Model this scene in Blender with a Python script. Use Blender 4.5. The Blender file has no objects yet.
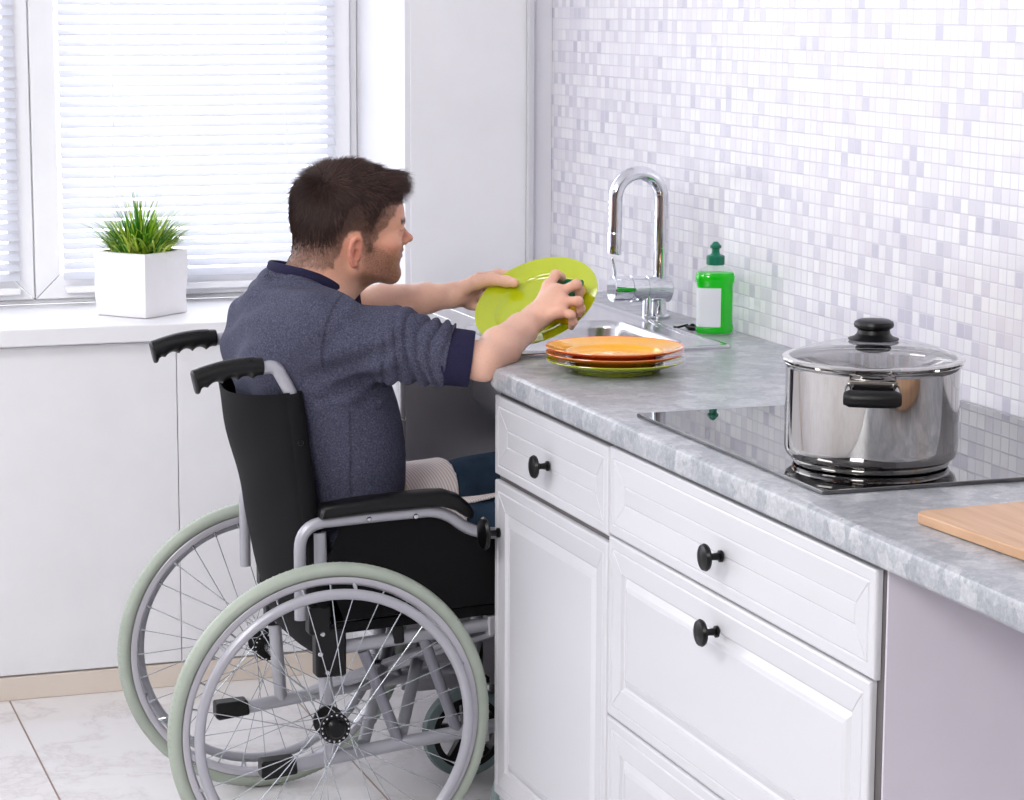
import bpy, bmesh, math, random
import numpy as np
from mathutils import Vector, Matrix
PI = math.pi
sc = bpy.context.scene
COL = sc.collection

# ---------------------------------------------------------------- camera
cd = bpy.data.cameras.new('camera')
cam = bpy.data.objects.new('camera', cd)
COL.objects.link(cam)
yaw, pitch, roll = .3357, .161, .0038
F_ = Vector((math.sin(yaw)*math.cos(pitch), math.cos(yaw)*math.cos(pitch), -math.sin(pitch)))
R_ = Vector((math.cos(yaw), -math.sin(yaw), 0)); U_ = R_.cross(F_)
R2 = R_*math.cos(roll) + U_*math.sin(roll); U2 = -R_*math.sin(roll) + U_*math.cos(roll)
M = Matrix.Identity(4)
for i in range(3):
    M[i][0] = R2[i]; M[i][1] = U2[i]; M[i][2] = -F_[i]
M[0][3], M[1][3], M[2][3] = -1.9275, 0, 1.5147
cam.matrix_world = M
cd.sensor_fit = 'HORIZONTAL'; cd.sensor_width = 36; cd.lens = 2425.4/1024*36
cd.clip_start = .05; cd.clip_end = 60
sc.camera = cam

# ---------------------------------------------------------------- light, exposure
w = bpy.data.worlds.new('daylight'); sc.world = w; w.use_nodes = True
bg = w.node_tree.nodes['Background']
bg.inputs[0].default_value = (.93, .95, 1.0, 1); bg.inputs[1].default_value = 4.2
def area(name, loc, target, size, power, color=(1, 1, 1), sy=None):
    l = bpy.data.lights.new(name, 'AREA'); l.energy = power; l.color = color
    l.shape = 'RECTANGLE'; l.size = size; l.size_y = sy or size
    o = bpy.data.objects.new(name, l); COL.objects.link(o); o.location = loc
    o.rotation_euler = (Vector(target)-Vector(loc)).to_track_quat('-Z', 'Y').to_euler()
    return o
area('ceiling_fill', (-2.9, .5, 2.6), (-1.0, 3.8, .7), 1.1, 92, (1, .985, .97))  # added soft fill from the camera side, not a ceiling fitting
area('ceiling_fill', (-2.6, 3.3, 2.68), (-1.2, 4.0, .6), 1.1, 46, (1, .985, .97))  # second added fill, nearer the window wall, no fitting there
sc.view_settings.view_transform = 'Standard'; sc.view_settings.look = 'None'
sc.view_settings.exposure = .05; sc.view_settings.gamma = 1
sc.view_settings.use_curve_mapping = False
sc.cycles.use_denoising = True
sc.cycles.max_bounces = 10; sc.cycles.transparent_max_bounces = 16
sc.cycles.caustics_reflective = False; sc.cycles.caustics_refractive = False

# ---------------------------------------------------------------- materials
def srgb(r, g, b):
    f = lambda c: (c/255/12.92) if c/255 <= .04045 else ((c/255+.055)/1.055)**2.4
    return (f(r), f(g), f(b), 1)
class NT:
    def __init__(s, name):
        s.m = bpy.data.materials.new(name); s.m.use_nodes = True
        s.t = s.m.node_tree; s.b = s.t.nodes['Principled BSDF']
        s.out = s.t.nodes['Material Output']
    def n(s, typ, **kw):
        o = s.t.nodes.new('ShaderNode'+typ)
        for k, v in kw.items():
            if k.startswith('i_'): o.inputs[k[2:].replace('_', ' ')].default_value = v
            else: setattr(o, k, v)
        return o
    def l(s, a, b): s.t.links.new(a, b)
    def math(s, op, a, b=None, c=None):
        o = s.n('Math', operation=op)
        for i, x in enumerate((a, b, c)):
            if x is None: continue
            if isinstance(x, (int, float)): o.inputs[i].default_value = x
            else: s.l(x, o.inputs[i])
        return o.outputs[0]
    def mix(s, fac, a, b):
        o = s.n('Mix', data_type='RGBA')
        for i, x in ((0, fac), (6, a), (7, b)):
            if isinstance(x, (int, float, tuple)): o.inputs[i].default_value = x
            else: s.l(x, o.inputs[i])
        return o.outputs[2]
    def pos(s): return s.n('TexCoord').outputs['Object']
    def noise(s, scale, detail=4, rough=.55, vec=None, out=0):
        o = s.n('TexNoise'); o.inputs['Scale'].default_value = scale
        o.inputs['Detail'].default_value = detail; o.inputs['Roughness'].default_value = rough
        s.l(vec or s.pos(), o.inputs['Vector']); return o.outputs[out]
    def ramp(s, fac, stops):
        o = s.n('ValToRGB'); e = o.color_ramp.elements
        while len(e) < len(stops): e.new(.5)
        for x, (p, c) in zip(e, stops): x.position = p; x.color = c
        s.l(fac, o.inputs[0]); return o.outputs[0]
    def bump(s, h, strength=.2, dist=.002):
        o = s.n('Bump'); o.inputs['Strength'].default_value = strength; o.inputs['Distance'].default_value = dist
        s.l(h, o.inputs['Height']); s.l(o.outputs[0], s.b.inputs['Normal'])
    def set(s, **kw):
        names = dict(col='Base Color', rough='Roughness', metal='Metallic', coat='Coat Weight', trans='Transmission Weight',
                     ior='IOR', sheen='Sheen Weight', sss='Subsurface Weight', spec='Specular IOR Level', alpha='Alpha')
        for k, v in kw.items():
            i = s.b.inputs[names[k]]
            if isinstance(v, (int, float, tuple)): i.default_value = v
            else: s.l(v, i)
        return s
def plain(name, col, rough=.5, metal=0, var=.03, bump=0, bscale=200, **kw):
    t = NT(name); c = srgb(*col)
    lo = tuple(x*(1-var*2) for x in c[:3])+(1,); hi = tuple(min(1, x*(1+var)) for x in c[:3])+(1,)
    t.set(col=t.mix(t.noise(9, 3), lo, hi), rough=rough, metal=metal, **kw)
    if bump: t.bump(t.noise(bscale, 2), bump, .001)
    return t.m
MAT = {}
MAT['wall'] = plain('white_paint', (233, 233, 239), .55, bump=.05, bscale=300)
MAT['wallb'] = plain('white_board', (238, 238, 241), .42)
MAT['ceil'] = plain('ceiling_paint', (238, 238, 240), .8)
MAT['pvc'] = plain('white_pvc', (246, 246, 249), .3)
MAT['sill'] = plain('white_sill', (240, 240, 243), .3)
MAT['base'] = plain('beige_skirting', (226, 214, 202), .35)
MAT['lac'] = plain('white_lacquer', (209, 209, 214), .27, var=.005)
MAT['side'] = plain('lilac_white_melamine', (214, 209, 219), .45)
MAT['gap'] = plain('gap_shade_grey', (96, 92, 92), .6)
MAT['greyp'] = plain('grey_melamine', (204, 202, 208), .42)
MAT['blackp'] = plain('black_plastic', (8, 8, 10), .4, bump=.05, bscale=600, spec=.35)
MAT['blacks'] = plain('black_satin_knob', (6, 6, 7), .32, spec=.3)
MAT['chrome'] = plain('chrome', (228, 230, 235), .04, 1, var=.0)
MAT['steel'] = plain('polished_steel', (188, 186, 184), .055, 1, var=.0)
MAT['sinkm'] = plain('brushed_sink_steel', (210, 211, 214), .2, 1, var=.02)
MAT['silver'] = plain('silver_grey_paint', (172, 172, 180), .33, .25)
MAT['dsilver'] = plain('grey_paint', (132, 132, 142), .4, .2)
MAT['alu'] = plain('rim_aluminium', (190, 188, 196), .3, .35)
MAT['spoke'] = plain('spoke_steel', (190, 196, 200), .2, .8)
MAT['bolt'] = plain('zinc_bolt', (205, 205, 208), .25, .9)
MAT['casterm'] = plain('teal_grey_caster_rubber', (116, 132, 132), .6)
MAT['green'] = plain('lime_glaze', (178, 192, 22), .12, var=.01, coat=.6)
MAT['orange'] = plain('orange_glaze', (238, 128, 62), .14, var=.01, coat=.5)
MAT['yellow'] = plain('yellow_glaze', (246, 176, 22), .12, var=.01, coat=.6)
MAT['dgreen'] = plain('dark_green_plastic', (0, 112, 84), .3)
MAT['label'] = plain('white_label', (226, 230, 236), .5)
MAT['soil'] = plain('soil', (62, 48, 36), .9, bump=.4, bscale=90)

def tyre_mat():
    t = NT('sage_green_tyre_rubber')
    t.set(col=t.mix(t.noise(30, 3), srgb(152, 162, 150), srgb(170, 178, 166)), rough=.45)
    return t.m
MAT['tyre'] = tyre_mat()
def mosaic():
    t = NT('glass_mosaic_tiles'); P = .02449
    s = t.n('SeparateXYZ'); t.l(t.n('NewGeometry').outputs['Position'], s.inputs[0])
    yy = t.math('DIVIDE', s.outputs[1], P); zz = t.math('DIVIDE', t.math('SUBTRACT', s.outputs[2], .9), P)
    fy = t.math('FLOOR', yy); fz = t.math('FLOOR', zz)
    c = t.n('CombineXYZ'); t.l(fy, c.inputs[0]); t.l(fz, c.inputs[1])
    wn = t.n('TexWhiteNoise', noise_dimensions='2D'); t.l(c.outputs[0], wn.inputs['Vector'])
    col = t.ramp(wn.outputs['Value'], [(0, srgb(198, 196, 212)), (.09, srgb(212, 210, 222)), (.22, srgb(222, 218, 226)),
        (.36, srgb(228, 225, 234)), (.5, srgb(231, 229, 236)), (.72, srgb(236, 235, 240)), (1, srgb(241, 240, 243))])
    # fine vertical streaks inside every tile
    st = t.n('TexNoise'); st.inputs['Scale'].default_value = 1; st.inputs['Detail'].default_value = 1
    v = t.n('CombineXYZ'); t.l(t.math('MULTIPLY', s.outputs[1], 420), v.inputs[0]); t.l(t.math('MULTIPLY', fz, 7.3), v.inputs[1])
    t.l(v.outputs[0], st.inputs['Vector'])
    col = t.mix(t.math('MULTIPLY', t.math('SUBTRACT', st.outputs[0], .45), .5), col, srgb(206, 202, 214))
    ty = t.math('ABSOLUTE', t.math('SUBTRACT', t.math('FRACT', yy), .5)); tz = t.math('ABSOLUTE', t.math('SUBTRACT', t.math('FRACT', zz), .5))
    g = t.math('MAXIMUM', ty, tz); gr = t.math('GREATER_THAN', g, .455)
    grout = t.mix(gr, col, srgb(202, 200, 210))
    t.set(col=grout, rough=t.math('ADD', t.math('MULTIPLY', gr, .35), .20), ior=1.62, coat=.35); t.b.inputs['Coat Roughness'].default_value = .3
    h = t.n('MapRange'); h.inputs[1].default_value = .43; h.inputs[2].default_value = .475; h.inputs[3].default_value = 1; h.inputs[4].default_value = 0
    t.l(g, h.inputs[0]); t.bump(t.math('ADD', h.outputs[0], t.math('MULTIPLY', wn.outputs['Value'], .0)), .35, .0008)
    return t.m
MAT['mosaic'] = mosaic()
def marble_floor():
    t = NT('white_marble_tile'); p = t.pos()
    a = t.noise(1.6, 6, .6, p, 1)
    vadd = t.n('VectorMath', operation='MULTIPLY_ADD'); t.l(a, vadd.inputs[0]); vadd.inputs[1].default_value = (.9, .9, .9); t.l(p, vadd.inputs[2])
    n = t.noise(2.2, 5, .6, vadd.outputs[0])
    vein = t.math('ABSOLUTE', t.math('SUBTRACT', n, .5))
    col = t.ramp(vein, [(0, srgb(218, 214, 215)), (.012, srgb(227, 224, 225)), (.05, srgb(233, 231, 232)), (1, srgb(237, 236, 237))])
    t.set(col=col, rough=.12, coat=.2)
    return t.m
MAT['floor'] = marble_floor()
def worktop():
    t = NT('grey_stone_laminate'); p = t.pos()
    v = t.n('TexVoronoi', feature='F1'); v.inputs['Scale'].default_value = 34; v.inputs['Randomness'].default_value = 1
    wv = t.n('VectorMath', operation='MULTIPLY_ADD'); t.l(t.noise(26, 4, .6, p, 1), wv.inputs[0]); wv.inputs[1].default_value = (.05, .05, .05); t.l(p, wv.inputs[2])
    t.l(wv.outputs[0], v.inputs['Vector'])
    s = t.n('SeparateColor'); t.l(v.outputs['Color'], s.inputs[0])
    c1 = t.ramp(s.outputs[0], [(0, srgb(128, 135, 144)), (.3, srgb(150, 155, 163)), (.65, srgb(170, 173, 180)), (1, srgb(198, 200, 204))])
    c2 = t.ramp(t.noise(95, 6, .75), [(.3, srgb(120, 124, 130)), (.5, srgb(164, 166, 171)), (.70, srgb(212, 212, 215))])
    col = t.mix(.5, c1, c2)
    col = t.mix(t.ramp(t.noise(260, 3, .7), [(.62, (0, 0, 0, 1)), (.68, (1, 1, 1, 1))]), col, srgb(132, 132, 136))
    t.set(col=col, rough=.3)
    return t.m
MAT['top'] = worktop()
def thin_fac(t, lo=.04, hi=.85):
    g = t.n('NewGeometry'); d = t.n('VectorMath', operation='DOT_PRODUCT'); t.l(g.outputs['Incoming'], d.inputs[0]); t.l(g.outputs['Normal'], d.inputs[1])
    c = t.math('SUBTRACT', 1.0, t.math('ABSOLUTE', d.outputs['Value']))
    return t.math('ADD', lo, t.math('MULTIPLY', t.math('POWER', c, 5), hi))
def glass_thin():
    t = NT('clear_window_glass')
    tr = t.n('BsdfTransparent'); gl = t.n('BsdfGlossy'); gl.inputs['Roughness'].default_value = .02
    mx = t.n('MixShader'); t.l(thin_fac(t), mx.inputs[0]); t.l(tr.outputs[0], mx.inputs[1]); t.l(gl.outputs[0], mx.inputs[2])
    t.l(mx.outputs[0], t.out.inputs[0]); return t.m
MAT['pane'] = glass_thin()
def slat_mat():
    t = NT('white_blind_slat')
    d = t.n('BsdfDiffuse'); d.inputs[0].default_value = srgb(226, 227, 232); tr = t.n('BsdfTranslucent'); tr.inputs[0].default_value = srgb(244, 246, 255)
    mx = t.n('MixShader'); mx.inputs[0].default_value = .27; t.l(d.outputs[0], mx.inputs[1]); t.l(tr.outputs[0], mx.inputs[2]); t.l(mx.outputs[0], t.out.inputs[0]); return t.m
MAT['slat'] = slat_mat()

# ---------------------------------------------------------------- mesh helpers
class MB:
    def __init__(s): s.v = []; s.f = []
    def add(s, v, f):
        o = len(s.v); s.v += [tuple(map(float, x)) for x in v]; s.f += [tuple(i+o for i in q) for q in f]; return s
    def box(s, x0, x1, y0, y1, z0, z1):
        v = [(x, y, z) for z in (z0, z1) for y in (y0, y1) for x in (x0, x1)]
        return s.add(v, [(0, 2, 3, 1), (4, 5, 7, 6), (0, 1, 5, 4), (2, 6, 7, 3), (0, 4, 6, 2), (1, 3, 7, 5)])
    def obox(s, c, ax, size):           # oriented box: ax = three unit vectors
        c = Vector(c); a = [Vector(q)*h/2 for q, h in zip(ax, size)]
        v = [c+a[0]*i+a[1]*j+a[2]*k for k in (-1, 1) for j in (-1, 1) for i in (-1, 1)]
        return s.add(v, [(0, 2, 3, 1), (4, 5, 7, 6), (0, 1, 5, 4), (2, 6, 7, 3), (0, 4, 6, 2), (1, 3, 7, 5)])
    def tube(s, pts, r, seg=14, closed=False, cap=True, flat=1.0, up=None):
        P = [Vector(p) for p in pts]; n = len(P)
        rr = r if isinstance(r, (list, tuple)) else [r]*n
        T = []
        for i in range(n):
            a = P[(i-1) % n] if (i or closed) else P[0]; b = P[(i+1) % n] if (i < n-1 or closed) else P[-1]
            T.append((b-a).normalized())
        nv = Vector(up) if up else (Vector((0, 0, 1)) if abs(T[0].z) < .9 else Vector((1, 0, 0)))
        nv = (nv-T[0]*nv.dot(T[0])).normalized(); v = []
        for i in range(n):
            nv = (nv-T[i]*nv.dot(T[i])).normalized(); bv = T[i].cross(nv)
            for k in range(seg):
                a = 2*PI*k/seg; v.append(P[i]+(nv*math.cos(a)*flat+bv*math.sin(a))*rr[i])
        f = []
        for i in range(n if closed else n-1):
            j = (i+1) % n
            for k in range(seg):
                k2 = (k+1) % seg; f.append((i*seg+k, i*seg+k2, j*seg+k2, j*seg+k))
        if cap and not closed:
            f.append(tuple(range(seg-1, -1, -1))); f.append(tuple(range((n-1)*seg, n*seg)))
        return s.add(v, f)
    def lathe(s, prof, c=(0, 0, 0), axis=(0, 0, 1), seg=48, close=False):
        c = Vector(c); A = Vector(axis).normalized(); q = Vector((1, 0, 0)) if abs(A.x) < .9 else Vector((0, 1, 0))
        X = (q-A*q.dot(A)).normalized(); Y = A.cross(X); v = []; f = []; ring = []
        for r, h in prof:
            if r < 1e-7: ring.append([len(v)]); v.append(c+A*h)
            else:
                ring.append(list(range(len(v), len(v)+seg)))
                v += [c+A*h+(X*math.cos(2*PI*k/seg)+Y*math.sin(2*PI*k/seg))*r for k in range(seg)]
        prs = list(zip(ring, ring[1:])) + ([(ring[-1], ring[0])] if close else [])
        for a, b in prs:
            for k in range(seg):
                k2 = (k+1) % seg
                if len(a) == 1 and len(b) == 1: continue
                if len(a) == 1: f.append((a[0], b[k2], b[k]))
                elif len(b) == 1: f.append((a[k], a[k2], b[0]))
                else: f.append((a[k], a[k2], b[k2], b[k]))
        return s.add(v, f)
    def prism(s, poly, ax, d0, d1):      # poly in the two other axes (cyclic), extruded along ax
        i = 'xyz'.index(ax); v = []
        for d in (d0, d1):
            for a, b in poly:
                p = [0, 0, 0]; p[i] = d; p[(i+1) % 3] = a; p[(i+2) % 3] = b; v.append(p)
        n = len(poly)
        return s.add(v, [tuple(range(n-1, -1, -1)), tuple(range(n, 2*n))]+[(k, (k+1) % n, n+(k+1) % n, n+k) for k in range(n)])
    def build(s, name, mat, parent=None, bevel=0, smooth=True, seg=2, angle=35):
        me = bpy.data.meshes.new(name); off = Vector((0, 0, 0))
        p = parent
        while p is not None: off += p.location; p = p.parent
        me.from_pydata([tuple(Vector(q)-off) for q in s.v], [], s.f); me.validate()
        bm = bmesh.new(); bm.from_mesh(me); bmesh.ops.recalc_face_normals(bm, faces=bm.faces); bm.to_mesh(me); bm.free()
        if mat is not None: me.materials.append(MAT[mat] if isinstance(mat, str) else mat)
        o = bpy.data.objects.new(name, me); COL.objects.link(o)
        if parent is not None: o.parent = parent
        if smooth:
            me.polygons.foreach_set('use_smooth', [True]*len(me.polygons))
            me.set_sharp_from_angle(angle=math.radians(angle))
        if bevel:
            b = o.modifiers.new('bevel', 'BEVEL'); b.width = bevel; b.segments = seg; b.limit_method = 'ANGLE'; b.angle_limit = math.radians(40)
            b.harden_normals = True
        return o
def tag(o, label, cat, group=None):
    o['label'] = label; o['category'] = cat
    if group: o['group'] = group
    return o
def thing(name, loc, label, cat, group=None):
    o = bpy.data.objects.new(name, None); COL.objects.link(o); o.location = loc; o.empty_display_size = .05
    return tag(o, label, cat, group)
def struct(o): o['kind'] = 'structure'; return o
def sempty(name, loc):
    o = bpy.data.objects.new(name, None); COL.objects.link(o); o.location = loc; return struct(o)
def catmull(pts, n=8, closed=False):
    P = [Vector(p) for p in pts]; out = []; m = len(P)
    for i in range(m if closed else m-1):
        if closed: a, b, c, d = P[i-1], P[i], P[(i+1) % m], P[(i+2) % m]
        else: a, b, c, d = P[max(i-1, 0)], P[i], P[i+1], P[min(i+2, m-1)]
        for k in range(n):
            t = k/n; out.append(.5*((2*b)+(c-a)*t+(2*a-5*b+4*c-d)*t*t+(3*b-a-3*c+d)*t**3))
    if not closed: out.append(P[-1])
    return out
def bend(pts, r=.04, n=6):               # polyline with rounded corners
    P = [Vector(p) for p in pts]; out = [P[0]]
    for i in range(1, len(P)-1):
        a = (P[i-1]-P[i]); b = (P[i+1]-P[i]); d = min(r, a.length*.48, b.length*.48)
        p0 = P[i]+a.normalized()*d; p1 = P[i]+b.normalized()*d
        for k in range(n+1):
            t = k/n; out.append(p0*(1-t)**2+P[i]*2*t*(1-t)+p1*t*t)
    out.append(P[-1]); return out
# ================================================================ THE ROOM
CZ = .9          # worktop height
YW = 5.255       # window wall
YG = 5.65        # window plane
struct(MB().box(-5, .3, -2.6, 5.9, -.1, 0).build('floor', 'floor', smooth=False))
def groove(n, a, b, wd=.0035):
    a = Vector(a); b = Vector(b); d = (b-a).normalized(); s = Vector((-d.y, d.x, 0))
    m = MB().obox((a+b)/2+Vector((0, 0, .0003)), (d, s, (0, 0, 1)), ((b-a).length, wd, .0006))
    return struct(m.build('trim_%d' % n, plain('tile_joint', (150, 132, 122), .7), smooth=False))
groove(1, (-1.268, 5.24, 0), (-1.268, -2, 0)); groove(2, (-.668, 5.24, 0), (-.668, -2, 0)); groove(3, (-1.868, 5.24, 0), (-1.868, -2, 0))
groove(4, (-4, 4.27, 0), (-.5, 4.27, 0)); groove(5, (-4, 3.07, 0), (-.5, 3.07, 0))
struct(MB().box(-5, 0, -2.6, YW+.6, 2.75, 2.85).build('ceiling', 'ceil', smooth=False))
struct(MB().box(0, .12, -2.6, 5.9, 0, 2.75).build('wall_right', 'mosaic', smooth=False))
SZ = .8265      # sill height
struct(MB().box(-5.1, -5.0, -2.6, 5.9, 0, 2.75).build('wall_left', 'wall', smooth=False))
struct(MB().box(-5, 0, -2.7, -2.6, 0, 2.75).build('wall_front', 'wall', smooth=False))
b = MB(); b.box(-5, -.0005, YW, YW+.6, 0, SZ-.04)               # parapet under the window
b.box(-.3515, -.0005, YW, YW+.6, SZ-.04, 2.75); b.box(-5, -.3515, YW, YW+.6, 2.35, 2.75)
struct(b.build('wall_back', 'wall', smooth=False))
struct(MB().box(-5, -.3515, YW+.001, YW+.4, SZ-.0385, SZ-.001).box(-5, -.352, 5.215, YW+.4, SZ-.0385, SZ).build('trim_6', 'sill', bevel=.004)).name = 'window_1_sill_board'
bpy.data.objects['window_1_sill_board'].name = 'trim_6'
struct(MB().box(-.3395, -.0635, YW-.004, YW-.0002, SZ+.002, 2.75).build('trim_7', 'wallb', bevel=.0015))
struct(MB().box(-.0635, -.0485, YW-.02, YW-.0002, SZ+.002, 2.75).build('trim_8', 'lac', bevel=.003))
struct(MB().box(-5, -.0005, YW-.014, YW-.0002, .0, .052).build('baseboard_back', 'base', bevel=.002))
# panels that close the wall under the sill
for n, (x0, x1) in enumerate(((-2.3, -1.61), (-1.608, -.8829), (-.8811, -.0035))):
    struct(MB().box(x0, x1, YW-.010, YW-.0003, .056, SZ-.043).build('trim_%d' % (9+n), 'wallb', bevel=.0012))
# window: outer frame, two sashes, panes
win = sempty('window_1', (-1.5, YG, SZ))
fr = MB(); fr.box(-4, -.352, YG, YG+.06, SZ, SZ+.012).box(-4, -.352, YG, YG+.06, 2.28, 2.35).box(-.372, -.352, YG, YG+.06, SZ, 2.35)
fr.box(-4, -.352, YG+.0, YG+.2, 2.35, 2.4)
fr.build('window_frame', 'pvc', win, bevel=.004)
def sash(x0, x1, z0, z1, wd=.058):
    out = MB()
    for (a, bb) in ((((x0, z0), (x1, z0)), ((x1-wd, z0+wd), (x0+wd, z0+wd))), (((x1, z0), (x1, z1)), ((x1-wd, z1-wd), (x1-wd, z0+wd))),
                    (((x1, z1), (x0, z1)), ((x0+wd, z1-wd), (x1-wd, z1-wd))), (((x0, z1), (x0, z0)), ((x0+wd, z0+wd), (x0+wd, z1-wd)))):
        poly = [a[0], a[1], bb[0], bb[1]]
        c = (sum(p[0] for p in poly)/4, sum(p[1] for p in poly)/4)
        poly = [(c[0]+(p[0]-c[0])*.9985, c[1]+(p[1]-c[1])*.9985) for p in poly]
        out.prism([(p[1], p[0]) for p in poly], 'y', YG-.018, YG+.045)
    return out
for x0, x1 in ((-1.1305, -.3745), (-1.90, -1.1335)):
    f = sash(x0, x1, SZ+.013, 2.279).build('sash', 'pvc', win, bevel=.003)
    MB().box(x0+.05, x1-.05, YG+.012, YG+.016, SZ+.06, 2.23).build('pane', 'pane', f, smooth=False)
# venetian blinds hung on the sashes
for k, (x0, x1, lab) in enumerate(((-1.068, -.418, 'wide white venetian blind behind the potted grass and the man'),
                               (-1.86, -1.168, 'white venetian blind at the left edge, left of the window post'))):
    t = thing('window_blind', ((x0+x1)/2, YG-.035, SZ+.04), lab, 'blind')
    z0 = SZ+.047
    sl = MB(); z = z0+.021; i = 0
    while z < 2.26:
        c = math.radians(38); a = Vector((0, math.cos(c), math.sin(c)))
        sl.obox(((x0+x1)/2, YG-.035, z), ((1, 0, 0), a, a.cross(Vector((1, 0, 0)))), (x1-x0, .025, .0006)); z += .0232
    sl.build('slats', 'slat', t, smooth=False)
    MB().box(x0+.004, x1-.0, YG-.046, YG-.024, z0-.019, z0-.004).build('bottom_rail', 'pvc', t, bevel=.003)
    MB().box(x0, x1, YG-.05, YG-.02, 2.245, 2.275).build('head_rail', 'pvc', t, bevel=.003)
    cd_ = MB()
    for xx in (x0+.12, x1-.12):
        cd_.tube([(xx, YG-.048, z0-.01), (xx, YG-.048, 2.26)], .0006, 5)
    cd_.build('ladder_cord', 'pvc', t)

# ================================================================ KITCHEN UNITS
XF = -.58
def rings(y0, y1, z0, z1, seq, th=.0095, x=XF):
    """front facing -X; seq = (inset_y, inset_z, depth into the board)"""
    v = []; f = []
    seq = [(0, 0, th)]+list(seq)
    for iy, iz, d in seq: v += [(x+d, y0+iy, z0+iz), (x+d, y1-iy, z0+iz), (x+d, y1-iy, z1-iz), (x+d, y0+iy, z1-iz)]
    for i in range(len(seq)-1):
        for k in range(4): f.append((i*4+k, i*4+(k+1) % 4, i*4+4+(k+1) % 4, i*4+4+k))
    f.append((0, 1, 2, 3)); n = len(seq)*4; f.append((n-4, n-3, n-2, n-1))
    m = MB().add(v, f); (ay, az, ad_), (by, bz, bd) = seq[6], seq[7]      # mitre beads from corner to inner field
    for sy, sz in ((0, 0), (1, 0), (1, 1), (0, 1)):
        g = lambda iy, iz, d: (x+d+.0001, (y1-iy) if sy else (y0+iy), (z1-iz) if sz else (z0+iz))
        m.tube([g(ay, az, ad_), g(by, bz, bd)], .0011, 6)
    return m
def drawer_rings(h):
    q = h*.385
    return [(0, 0, .0035), (.001, .001, .0012), (.0035, .0035, 0), (.016, .016, 0), (.0178, .0178, .0022), (.0202, .0202, .0002),
            (.056, q, .0032), (.0578, q+.0018, .0056), (.0602, q+.004, .0032)]
def door_rings():
    return [(0, 0, .0035), (.001, .001, .0012), (.0035, .0035, 0), (.016, .016, 0), (.0178, .0178, .0022), (.0202, .0202, .0002),
            (.050, .050, .0026), (.052, .052, .0068), (.056, .056, .0086), (.066, .066, .0036), (.0715, .0715, .0022), (.0722, .0722, .0036), (.0735, .0735, .0028)]
def knob(y, z, parent, x=XF, k=1):
    prof = [(0, -.0005), (.0085, -.0005), (.0085, .003), (.0055, .005), (.0048, .0125), (.0055, .0165), (.0115, .019), (.0182, .0215), (.0196, .0245), (.0176, .0285), (.009, .0312), (0, .032)]
    prof = [(r*(k if h > .017 else 1), h*(1.0 if k == 1 else 1.12)) for r, h in prof]
    return MB().lathe(prof, (x, y, z), (-1, 0, 0), 28).build('knob', 'blacks', parent)
def cabinet(name, lab, y0, y1, fronts, sidemat='lac', cat='cabinet', zb=.11):
    t = thing(name, (-.3, (y0+y1)/2, 0), lab, cat)
    MB().box(XF+.011, -.004, y0+.0005, y1-.0005, zb, .861).build('body', sidemat, t, bevel=.001)
    MB().box(XF+.0102, XF+.0125, y0+.004, y1-.004, zb+.01, .86).build('gap_shade', 'gap', t, smooth=False)  # dark sheet stands in for the shade in gaps between fronts
    if zb < .12: MB().box(XF+.06, -.01, y0+.003, y1-.003, 0.001, zb-.0005).build('plinth', sidemat, t, smooth=False)
    else:
        for lx in (-.36, -.06):
            for ly in (y0+.05, y1-.05):
                MB().lathe([(0, 0), (.028, 0), (.028, .006), (.016, .012), (.016, zb-.001), (0, zb-.001)], (lx, ly, .0005), seg=18).build('leg', 'blackp', t)
    for kind, a, b_, c, d, kn in fronts:
        o = rings(a, b_, c, d, drawer_rings(d-c) if kind == 'flat' else door_rings()).build('drawer' if kind != 'door' else 'door', 'lac', t, angle=12)
        if kn: knob(kn[0], kn[1], o, k=1.5 if kn[1] == .605 else 1)
    return t
cabinet('drawer_cabinet', 'wide white three-drawer unit under the hob', 2.5225, 3.4095,
        [('flat', 2.534, 3.4075, .712, .8495, (2.9855, .768)), ('mid', 2.542, 3.4075, .425, .7085, (2.9945, .659)), ('mid', 2.542, 3.4075, .125, .4215, (2.99, .372))], 'side')
cabinet('base_cabinet', 'narrow white unit with one drawer over a tall door, beside the wheelchair', 3.411, 3.955,
        [('flat', 3.4125, 3.953, .7065, .846, (3.681, .7685)), ('door', 3.4125, 3.953, .125, .696, (3.9285, .605))])
cabinet('corner_cabinet', 'white unit with a grey side beyond the knee space under the sink', 4.531, 4.90,
        [('flat', 4.532, 4.898, .7115, .8495, None), ('door', 4.532, 4.898, .155, .7065, None)], 'greyp', zb=.15)
# worktops
def topslab(y0, y1, name, lab, cut=None):
    r = .006; X0 = -.60; prof = [(-.002, CZ-.0375), (X0+.004, CZ-.0375), (X0, CZ-.033), (X0, CZ-.009), (X0+.0015, CZ-.004), (X0+.006, CZ-.0008), (X0+.012, CZ), (-.002, CZ)]
    m = MB()
    if not cut:
        m.prism([(b_, a) for a, b_ in prof], 'y', y0, y1)     # (z,x) pairs
    return m
m = topslab(2.05, 3.3632, '', ''); o = m.build('worktop', 'top'); tag(o, 'near length of grey stone-look worktop carrying the hob and pan', 'worktop')
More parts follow.
